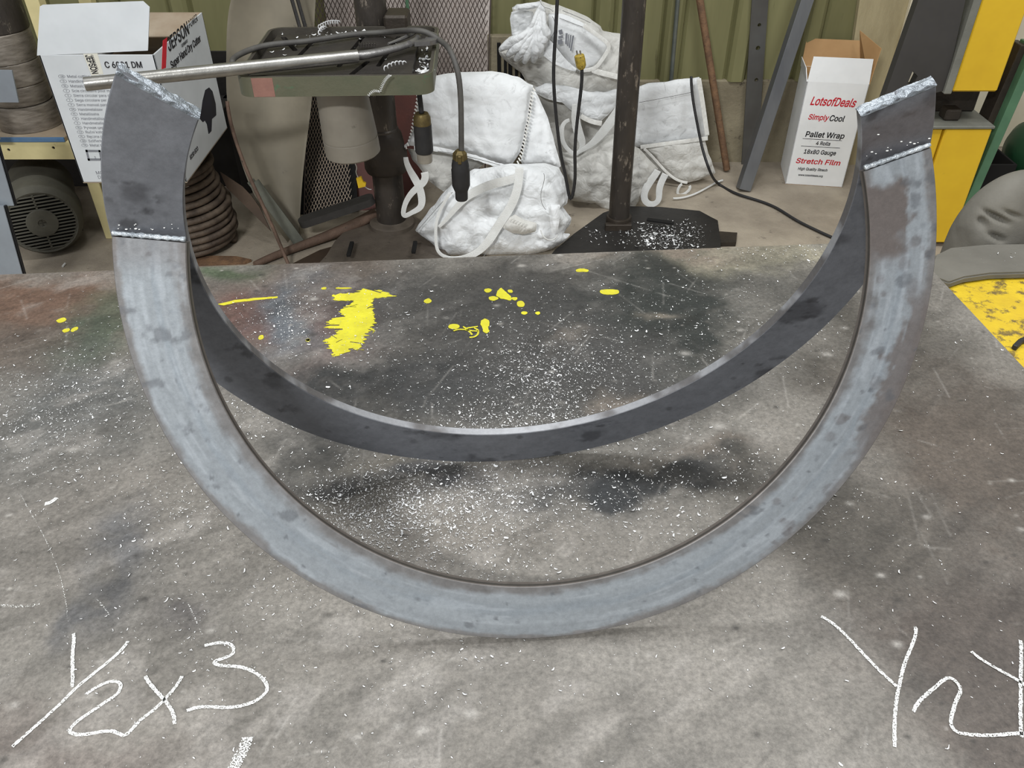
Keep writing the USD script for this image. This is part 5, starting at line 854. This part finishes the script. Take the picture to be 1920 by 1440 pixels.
bagB.part('thread', thread_lines(([(.199,3.65,.766),(.237,3.648,.753),(.271,3.646,.741),(.301,3.645,.732)], [(.169,3.65,.773),(.181,3.646,.739),(.175,3.642,.708),(.16,3.639,.688)], [(.21,3.653,.795),(.27,3.65,.773),(.327,3.647,.749)]), 0.05), 'dark_thread', smooth=False, kind='stuff')
bagD = Thing('bulk_bag', 'flat white bag panel right of the post with a folded lower flap', 'bag', (0.75, 3.7, 0))
bagD.part('upper_panel', puff([(.546,3.751,.423),(.617,3.754,.451),(.7,3.755,.458),(.847,3.758,.48),(.877,3.745,.372),(.917,3.727,.224),(.915,3.724,.199),(.801,3.723,.19),(.628,3.72,.168),(.553,3.72,.165)], 0.012, 0.010, 6, 61, D=0.05), 'woven_smooth', smooth=True)
bagD.part('lower_flap', puff([(.604,3.682,.183),(.744,3.685,.205),(.896,3.686,.214),(.924,3.677,.146),(.965,3.667,.058),(.907,3.664,.035),(.831,3.661,.012),(.776,3.664,.03),(.705,3.671,.091),(.644,3.678,.151)], 0.02, 0.012, 14, 63, D=0.05), 'woven_grey', smooth=True, label='dirty lower flap folded forward')
bagD.part('backing', puff([(.568,3.798,.379),(.86,3.805,.449),(.917,3.778,.183),(.921,3.763,.03),(.835,3.756,-.036),(.627,3.756,-.036),(.566,3.768,.082)], 0.02, 0.008, 6, 65, D=0.05), 'woven_grey', smooth=True)
bagD.part('hem', strap([(.834,3.728,.483),(.863,3.716,.382),(.902,3.698,.235)], 0.020, n=30), 'stitching', smooth=True)
bagD.part('hem', strap([(.597,3.682,.186),(.744,3.685,.205),(.904,3.687,.226)], 0.018, n=30), 'stitching', smooth=True)
bagD.part('hem', strap([(.611,3.662,.186),(.69,3.653,.112),(.761,3.646,.051),(.829,3.643,.028)], 0.012, n=30), 'stitching', smooth=True)
bagD.part('thread', thread_lines(([(.576,3.726,.384),(.678,3.728,.402),(.815,3.732,.429)],), 0.03), 'dark_thread', smooth=False)
bagD.part('tie_string', tube([(.742,3.494,.012),(.842,3.534,.012),(.965,3.655,.012),(1.01,3.691,.012)] , 0.005, 6), 'strap_white', smooth=True)
bagD.part('tie_string', strap(np.array([(.792,3.585,.047),(.775,3.582,.016),(.782,3.58,-.004),(.82,3.581,.011),(.827,3.584,.039)]) , 0.012, n=40), 'strap_white', smooth=True)
single('torn_scrap', slab(np.array([(.599,3.368,0),(.631,3.389,0),(.65,3.421,0),(.663,3.378,0),(.672,3.341,0),(.632,3.346,0)]) + (0, 0, 0.006), 0.004), 'scrap_white', 'torn white paper scrap on the floor right of the post', 'paper scrap', smooth=False)
fin = Thing('finned_panel', 'worn pale panel with dark vertical slots between the mesh sheet and the tall bag', 'panel', (0.0, 3.85, 0))
fin.part('panel', cbox((-.108,3.86,.621)[0], (.122,3.86,.621)[0], 3.86, 3.90, 0.0, (-.069,3.86,.626)[2], 0.004), 'kerb_concrete')
for k, x_ in enumerate((936, 947, 957, 968, 980, 992)):
    q = np.array((-.141,3.856,.613)) * 0 + np.array([(-.055,3.856,.59)[0] + (x_ - 936) * 0.0024, 3.856, 0]); fin.part('fin', cbox(q[0] - (0.006 if k % 2 else 0.010), q[0] + 0.006, 3.846, 3.86, 0.10, (-.07,3.856,.599)[2] - 0.01 * (k % 3), 0.001), 'dark_void')

# ------------------------------------------------------------------ post, cords
PC = np.array([0.459, 3.205, 0.0])
post = Thing('steel_post', 'dark round steel post with foot clamp standing on a chip-strewn floor plate', 'post', PC)
post.part('tube', tube([PC + (0, 0, 0.03), PC + (-0.030, 0, 2.2)], 0.0435, 32, curve=False), 'column_steel', smooth=50)
post.part('foot_clamp', cat(lathe([(0.043, 0.028), (0.052, 0.028), (0.054, 0.034), (0.054, 0.066), (0.052, 0.07), (0.043, 0.07)], PC, n=32), beam(PC + (-0.062, -0.045, 0.04), PC + (0.05, -0.045, 0.04), 0.026, 0.03)), 'machine_grime', smooth=35)
post.part('floor_plate', trimesh.creation.extrude_polygon(sg.Polygon([q[:2] for q in [(.129,2.873,0),(.176,2.981,0),(.261,3.119,0),(.403,3.316,0),(.493,3.384,0),(.672,3.373,0),(.833,3.335,0),(.869,3.279,0),(.895,3.243,0),(.867,3.042,0),(.835,2.871,0)]]).buffer(-0.01).buffer(0.01), 0.028, engine='earcut'), 'black_steel', smooth=30)
post.part('plate_lug', trimesh.creation.extrude_polygon(sg.Polygon([q[:2] for q in [(.87,3.16,0),(.96,3.145,0),(.937,3.06,0),(.849,3.056,0)]]), 0.02, engine='earcut'), 'machine_grime', smooth=30)
post.part('plate_slot', cat([beam(np.array(q) + (0, 0, 0.024), np.array(w) + (0, 0, 0.024), 0.022, 0.009) for q, w in (((.58,3.204,.028), (.69,3.17,.028)),)]), 'dark_void', smooth=False)
rng = np.random.default_rng(9); e = []
for b, n in (((.627,3.085,.134,.103), 700), ((.361,3.109,.09,.076), 50), ((.773,3.156,.057,.073), 60)):
    q = rng.normal(0, 0.6, (n, 2)); e.append(np.c_[b[0] + q[:, 0] * b[2], b[1] + q[:, 1] * b[3], np.full(n, 0.0288)])
e = np.vstack(e); pl = sg.Polygon([q[:2] for q in [(.176,2.981,0),(.261,3.119,0),(.403,3.316,0),(.493,3.384,0),(.672,3.373,0),(.833,3.335,0),(.869,3.279,0),(.895,3.243,0),(.867,3.042,0),(.847,2.935,0)]]).buffer(-0.01); e = e[shapely.contains(pl, shapely.points(e[:, :2]))]
single('plate_shavings', chips(e, 0.0065, 33), 'steel_chip', 'bright steel shavings scattered over the dark floor plate of the post', 'metal shavings', smooth=False, kind='stuff')
cord = Thing('hanging_lead', 'thin black lead looping down before the bags to a yellow plug', 'lead', (.237,3,.24))
cord.part('cord', tube([(0.186, 3.0, 2.6), (.156,3,.975), (.153,3,.854), (.151,3,.726), (.163,3,.591), (.188,3,.427), (.213,3,.319), (.233,3,.245), (.245,3,.307), (.241,3,.427), (.246,3,.591), (.253,3,.707), (.251,3,.744)], 0.0062, 9, n=120), 'black_rubber', smooth=True)
a, b = np.array((.251,3,.746)), np.array((.239,3,.794)); e = unit(b - a); l = np.linalg.norm(b - a)
plug = cord.part('plug', lathe([(0, 0), (0.011, 0), (0.0175, 0.010), (0.0185, l * 0.7), (0.0175, l * 0.95), (0.015, l), (0, l)], a, e, 20), 'plug_yellow', smooth=35)
for s in (-0.006, 0.006): cord.part('prong', beam(b + (s, 0, 0), b + e * 0.016 + (s, 0, 0), 0.0022, 0.006), 'bright_pipe', under=plug)
single('extension_lead', tube([(.796,3.7,.498), (.813,3.668,.398), (.84,3.636,.301), (.871,3.594,.2), (.901,3.546,.129)] + [(.988,3.652,.008),(1.041,3.559,.008),(1.117,3.49,.008),(1.188,3.413,.008),(1.247,3.292,.008),(1.303,3.201,.008),(1.368,3.114,.008),(1.446,3.044,.008)], 0.0062, 8, n=140), 'black_rubber', 'long black cord running from the flat bag across the floor to the right', 'lead', smooth=True)

# ------------------------------------------------------------------ bars on the wall and the pallet-wrap box
single('rusty_pipe', tube([(1.056,3.816,.012), (.833,3.9,.766), (.798,3.93,.889)], 0.0165, 16, curve=False), 'rust_pipe', 'rust-brown pipe leaning on the olive wall', 'pipe', smooth=50)
fl = np.array([(*(1.15,3.905,.024)[:2], 0.0), (*(1.226,3.905,.029)[:2], 0.0), (1.138,3.905,.765), (1.121,3.905,.914), (1.047,3.905,.914), (1.065,3.905,.765)])
hol = [[np.array((1.117,3.905,.66)) + 0.008 * np.array((math.cos(t), 0, math.sin(t))) for t in np.linspace(0, 6.28, 15)[:-1]], [np.array((1.129,3.905,.56)) + 0.010 * np.array((math.cos(t), 0, math.sin(t))) for t in np.linspace(0, 6.28, 15)[:-1]], [np.array((1.148,3.905,.416)) + 0.009 * np.array((math.cos(t), 0, math.sin(t))) for t in np.linspace(0, 6.28, 15)[:-1]]]
single('drilled_flat_bar', slab(fl, 0.008, hol), 'grey_flat', 'grey flat bar with three drilled holes standing against the wall', 'bar', smooth=False)
single('square_tube', beam(np.array((1.09,3.605,0)) + (0, 0, 0.004), (1.307,3.87,.9), 0.056, 0.056, up=(0, 1, 0)), 'grey_tube', 'grey square tube leaning left of the pallet wrap box', 'tube', smooth=False)
single('conduit', tube([(*(.763,3.91,.415)[:2], 0.0), (.733,3.91,.893)], 0.010, 12, curve=False), 'galvanised', 'thin galvanised conduit standing against the wall behind the flat bag', 'pipe', smooth=50)
single('leaning_board', slab([(1.537,3.918,.89),(1.546,3.915,.762),(1.57,3.91,.523),(1.592,3.907,.34),(1.641,3.899,-.059),(1.83,3.899,-.059),(1.78,3.907,.34),(1.783,3.915,.761),(1.782,3.918,.89)], 0.03), 'weathered_board', 'wide weathered beige board leaning behind the pallet wrap box', 'board', smooth=False)
single('cream_strip', slab([(1.766,3.896,.809),(1.785,3.896,.809),(1.79,3.887,.366),(1.77,3.887,.366)], 0.02), 'cream_wall', 'narrow cream strip along the right edge of the weathered board', 'board', smooth=False)
F0, F1 = np.array([1.307, 3.675, 0]), np.array([1.566, 3.634, 0]); E1 = unit(F1 - F0); E2 = np.array([-E1[1], E1[0], 0]); BW, BD, BH = 0.262, 0.225, 0.483
def panel(a, b, z0, z1, th=0.004):
    return hull([np.array(q) + (0, 0, z) for z in (z0, z1) for q in (a, b, a + unit(np.cross((0, 0, 1), b - a)) * th, b + unit(np.cross((0, 0, 1), b - a)) * th)])
wrap = Thing('pallet_wrap_box', 'open white pallet wrap box with red and black lettering standing on the floor', 'cardboard box', tuple(F0 + E1 * BW / 2 + E2 * BD / 2))
c_ = [F0, F0 + E1 * BW, F0 + E1 * BW + E2 * BD, F0 + E2 * BD]
for nm, i in (('front_panel', 0), ('side_panel', 1), ('back_panel', 2), ('side_panel', 3)):
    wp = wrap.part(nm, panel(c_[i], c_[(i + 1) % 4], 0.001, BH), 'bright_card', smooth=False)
    if i == 0: wrap_front = wp
wrap.part('lining', cat(panel(c_[2] - E2 * 0.005 - E1 * 0.005, c_[3] - E2 * 0.005 + E1 * 0.005, 0.01, BH, 0.001), panel(c_[1] - E1 * 0.005 + E2 * 0.01, c_[2] - E1 * 0.005 - E2 * 0.01, 0.01, BH, 0.001)), 'brown_card', smooth=False, label='plain brown inner face')
wrap.part('bottom_panel', hull([q + (0, 0, z) for q in c_ for z in (0, 0.003)]), 'brown_card')
def flap(a, b, out, h, inset, th=0.003):
    e = unit(b - a); return slab([a, b, b + out * h - e * inset, a + out * h + e * inset], th)
T_ = np.array([0, 0, BH])
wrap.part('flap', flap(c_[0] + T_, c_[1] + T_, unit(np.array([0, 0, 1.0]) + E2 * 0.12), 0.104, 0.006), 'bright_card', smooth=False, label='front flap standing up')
wrap.part('flap', flap(c_[3] + T_, c_[2] + T_, unit(np.array([0, 0, 1.0]) - E2 * -0.30), 0.118, 0.004), 'brown_card', smooth=False, label='brown rear flap standing up')
fp = [c_[1] + T_, np.array((1.587,3.66,.627)), np.array((1.549,3.84,.653)), c_[2] + T_]
wrap.part('flap', hull([q + o for q in fp for o in (np.zeros(3), E1 * 0.003)]), 'brown_card', smooth=False, label='brown right flap')
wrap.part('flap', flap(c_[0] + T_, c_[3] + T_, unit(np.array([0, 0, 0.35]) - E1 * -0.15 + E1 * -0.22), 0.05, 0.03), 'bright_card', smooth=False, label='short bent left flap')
def on_front(u, v): # pixel-free: u, v metres on the front panel
    return F0 + E1 * u + (0, 0, v) - E2 * 0.0006
def ft(s, h, u, v, **k): return text(s, h, on_front(u, v), E1, (0, 0, 1), **k)
for w_, h_, u_, v_, wd_, sh_, ink in (('LotsofDeals', 0.036, 0.030, 0.382, 0.196, 0.32, 'red_ink'), ('Simply', 0.0235, 0.036, 0.316, 0.090, 0.2, 'red_ink'), ('Stretch Film', 0.0235, 0.024, 0.108, 0.200, 0.15, 'red_ink'), ('Cool', 0.0255, 0.128, 0.314, 0.064, 0.18, 'black_ink'), ('Pallet Wrap', 0.0245, 0.040, 0.236, 0.172, 0.12, 'black_ink'),
        ('4 Rolls', 0.0165, 0.096, 0.200, 0.064, 0.12, 'black_ink'), ('18x80 Gauge', 0.0195, 0.050, 0.156, 0.144, 0.12, 'black_ink'), ('High Quality Strech', 0.0125, 0.042, 0.075, 0.134, 0.15, 'black_ink'), ('www.lotsofdeals.org', 0.0095, 0.050, 0.046, 0.112, 0.15, 'black_ink')):
    wrap.part('lettering', ft(w_, h_, u_, v_, shear=sh_, bold=True, width=wd_), ink, smooth=False, kind='stuff', under=wrap_front, label=('red' if ink == 'red_ink' else 'black') + ' lettering')
for v_ in (0.2245, 0.1895): wrap.part('printed_rule', slab([on_front(0.034, v_), on_front(0.208, v_), on_front(0.208, v_ + 0.002), on_front(0.034, v_ + 0.002)], 0.0004), 'black_ink', smooth=False)

# ------------------------------------------------------------------ yellow and green machine at the right
mc = Thing('yellow_machine', 'tall yellow and dark grey machine with a green frame at the right', 'machine', (1.7, 3.2, 0))
mc.part('lower_cabinet', cbox(1.652, 1.83, 3.05, 3.30, 0.02, 0.505, 0.006), 'machine_yellow', label='yellow lower cabinet')
mc.part('lower_cabinet', cbox(1.560, 1.648, 3.06, 3.30, 0.02, 0.505, 0.006), 'machine_yellow', label='narrow yellow panel beside the lower cabinet')
mc.part('cabinet_top', cbox(1.555, 1.835, 3.046, 3.305, 0.505, 0.517, 0.003), 'machine_grey')
mc.part('upper_cabinet', cbox(1.628, 1.795, 3.05, 3.30, 0.645, 2.2, 0.006), 'machine_yellow', label='yellow upper cabinet')
mc.part('edge_strip', cbox(1.598, 1.626, 3.045, 3.30, 0.638, 2.2, 0.003), 'machine_grey')
mc.part('guard_panel', slab(np.array([(1.386,3.06,.608),(1.473,3.06,.615),(1.606,3.06,.647),(1.557,3.06,1.156),(1.419,3.06,1.157),(1.412,3.06,.959)]), 0.04, [np.array([(1.465,3.06,.72),(1.489,3.06,.699),(1.483,3.06,.666),(1.458,3.06,.666)])]), 'machine_dark', smooth=False, label='dark grey guard panel')
mc.part('bracket', cat(cbox(1.60, 1.82, 3.20, 3.29, 0.517, 0.65, 0.006), cbox(1.66, 1.72, 3.10, 3.16, 0.517, 0.56, 0.006)), 'machine_grime')
mc.part('frame_post', beam((1.852, 3.13, 0.0), (1.904,3.13,.797), 0.036, 0.10, up=(0, 1, 0)), 'machine_green', label='green frame post')
mc.part('frame_post', beam((1.818, 3.16, 0.0), (1.877,3.16,.789), 0.030, 0.08, up=(0, 1, 0)), 'machine_grime')
tank = Thing('air_tank', 'dark green round tank on short legs at the right edge', 'tank', (2.36, 3.62, 0))
TC = np.array((2.449,3.62,.172))
tank.part('shell', lathe([(0, 0), (0.06, 0.006), (0.11, 0.024), (0.14, 0.055), (0.15, 0.10), (0.15, 0.52), (0.14, 0.56), (0.11, 0.59), (0, 0.61)], TC - (0.145, 0, 0), (1, 0.12, 0), 40), 'tank_green', smooth=50)
for s in (-0.03, 0.32): tank.part('leg', beam((TC[0] + s, TC[1] + 0.02, 0), (TC[0] + s, TC[1] + 0.02, TC[2] - 0.12), 0.03, 0.03, up=(0, 1, 0)), 'black_steel')
crate = Thing('dark_crate', 'black open crate on the floor behind the green frame post', 'crate', (2.17, 3.66, 0))
for a, b in (((2.07, 3.50), (2.27, 3.51)), ((2.07, 3.80), (2.27, 3.81)), ((2.07, 3.51), (2.08, 3.80)), ((2.26, 3.51), (2.27, 3.80))): crate.part('side', cbox(a[0], b[0], a[1], b[1], 0.0, 0.17, 0.002), 'dark_void')
crate.part('bottom', cbox(2.08, 2.26, 3.51, 3.80, 0.0, 0.01, 0.001), 'dark_void')
# old seat beside the table
seat = Thing('operator_seat', 'dust-covered grey padded seat right of the table', 'seat', (1.50, 2.1, 0.49))
sp = np.array([(1.157,1.964,.5),(1.221,2.065,.5),(1.274,2.102,.5),(1.383,2.121,.5),(1.501,2.124,.5),(1.597,2.114,.5),(1.518,1.963,.5),(1.432,1.984,.5),(1.318,1.978,.5),(1.236,1.958,.5),(1.188,1.933,.5)])
g = sg.Polygon(sp[:, :2]).buffer(0.012); prof = []
for ins, z in ((0.006, 0.490), (0.0, 0.494), (0.0, 0.500), (0.004, 0.506), (0.012, 0.511)): prof.append((g.buffer(-ins), z))
seat.part('cushion', cat([trimesh.creation.extrude_polygon(prof[i][0], prof[i + 1][1] - prof[i][1] + 0.0005, engine='earcut').apply_translation((0, 0, prof[i][1])) for i in range(4)]), 'dusty_vinyl', smooth=30)
bl = trimesh.creation.icosphere(5); v = bl.vertices; v = np.sign(v) * np.abs(v) ** np.array([0.9, 0.9, 0.85]); v = v * (0.150, 0.10, 0.262)
v[:, 1] += 0.02 * np.sin(v[:, 0] * 18); bc = np.array([(1.482,2.24,.431)[0], 2.245, 0.425]); v = v + bc; v[:, 2] = np.maximum(v[:, 2], 0.30)
v += (meshkit.fbm(v * 9, 3, 81) - 0.5)[:, None] * np.array([0.02, 0.02, 0.016])
for px_, rx_, rz_, dep in (((1.402,2.15,.581), 0.030, 0.007, 0.030), ((1.375,2.15,.56), 0.012, 0.012, 0.022), ((1.415,2.15,.526), 0.024, 0.007, 0.022), ((1.44,2.15,.594), 0.03, 0.006, 0.012)):
    d = ((v[:, 0] - px_[0]) / rx_) ** 2 + ((v[:, 2] - px_[2] + 0.35 * (v[:, 0] - px_[0])) / rz_) ** 2; v[:, 1] += dep * np.exp(-d) * (v[:, 1] < 2.245)
bl.vertices = v
seat.part('backrest', bl, 'dusty_vinyl', smooth=70, label='rounded backrest with a puckered tear')
cov = Thing('machine_cover', 'chipped yellow painted machine cover right of the table, in front of the grey seat', 'machine cover', (1.4, 1.9, 0))
cp = sg.Polygon([q[:2] for q in [(.864,1.355,.485),(1.063,1.878,.485),(1.136,1.919,.485),(1.229,1.966,.485),(1.336,2.007,.485),(1.48,2.024,.485),(1.641,1.988,.485),(1.284,1.354,.485)]]).union(sg.Polygon(sp[:, :2]).buffer(0.006)).difference(sg.box(-3, -3, 1.005, 3)).buffer(-0.02).buffer(0.02)
cov.part('cover_top', cat(trimesh.creation.extrude_polygon(cp.buffer(-0.006), 0.008, engine='earcut').apply_translation((0, 0, 0.48)), trimesh.creation.extrude_polygon(cp, 0.48, engine='earcut').apply_translation((0, 0, 0.0))), 'worn_yellow', smooth=30)
cov.part('latch', cat(beam((1.232,1.637,.495), (1.261,1.664,.495), 0.012, 0.014), beam((1.26,1.663,.496), (1.28,1.672,.496), 0.012, 0.014)), 'black_rubber')
rng = np.random.default_rng(3); q = rng.uniform(0, 1, (26, 2)); q = np.c_[1.30 + q[:, 0] * 0.3, 2.0 + q[:, 1] * 0.1]; q = q[shapely.contains(g.buffer(-0.02), shapely.points(q))]
single('seat_shavings', chips(np.c_[q, np.full(len(q), 0.5118)], 0.005, 8), 'steel_chip', 'few metal shavings lying on the grey seat cushion', 'metal shavings', smooth=False, kind='stuff')
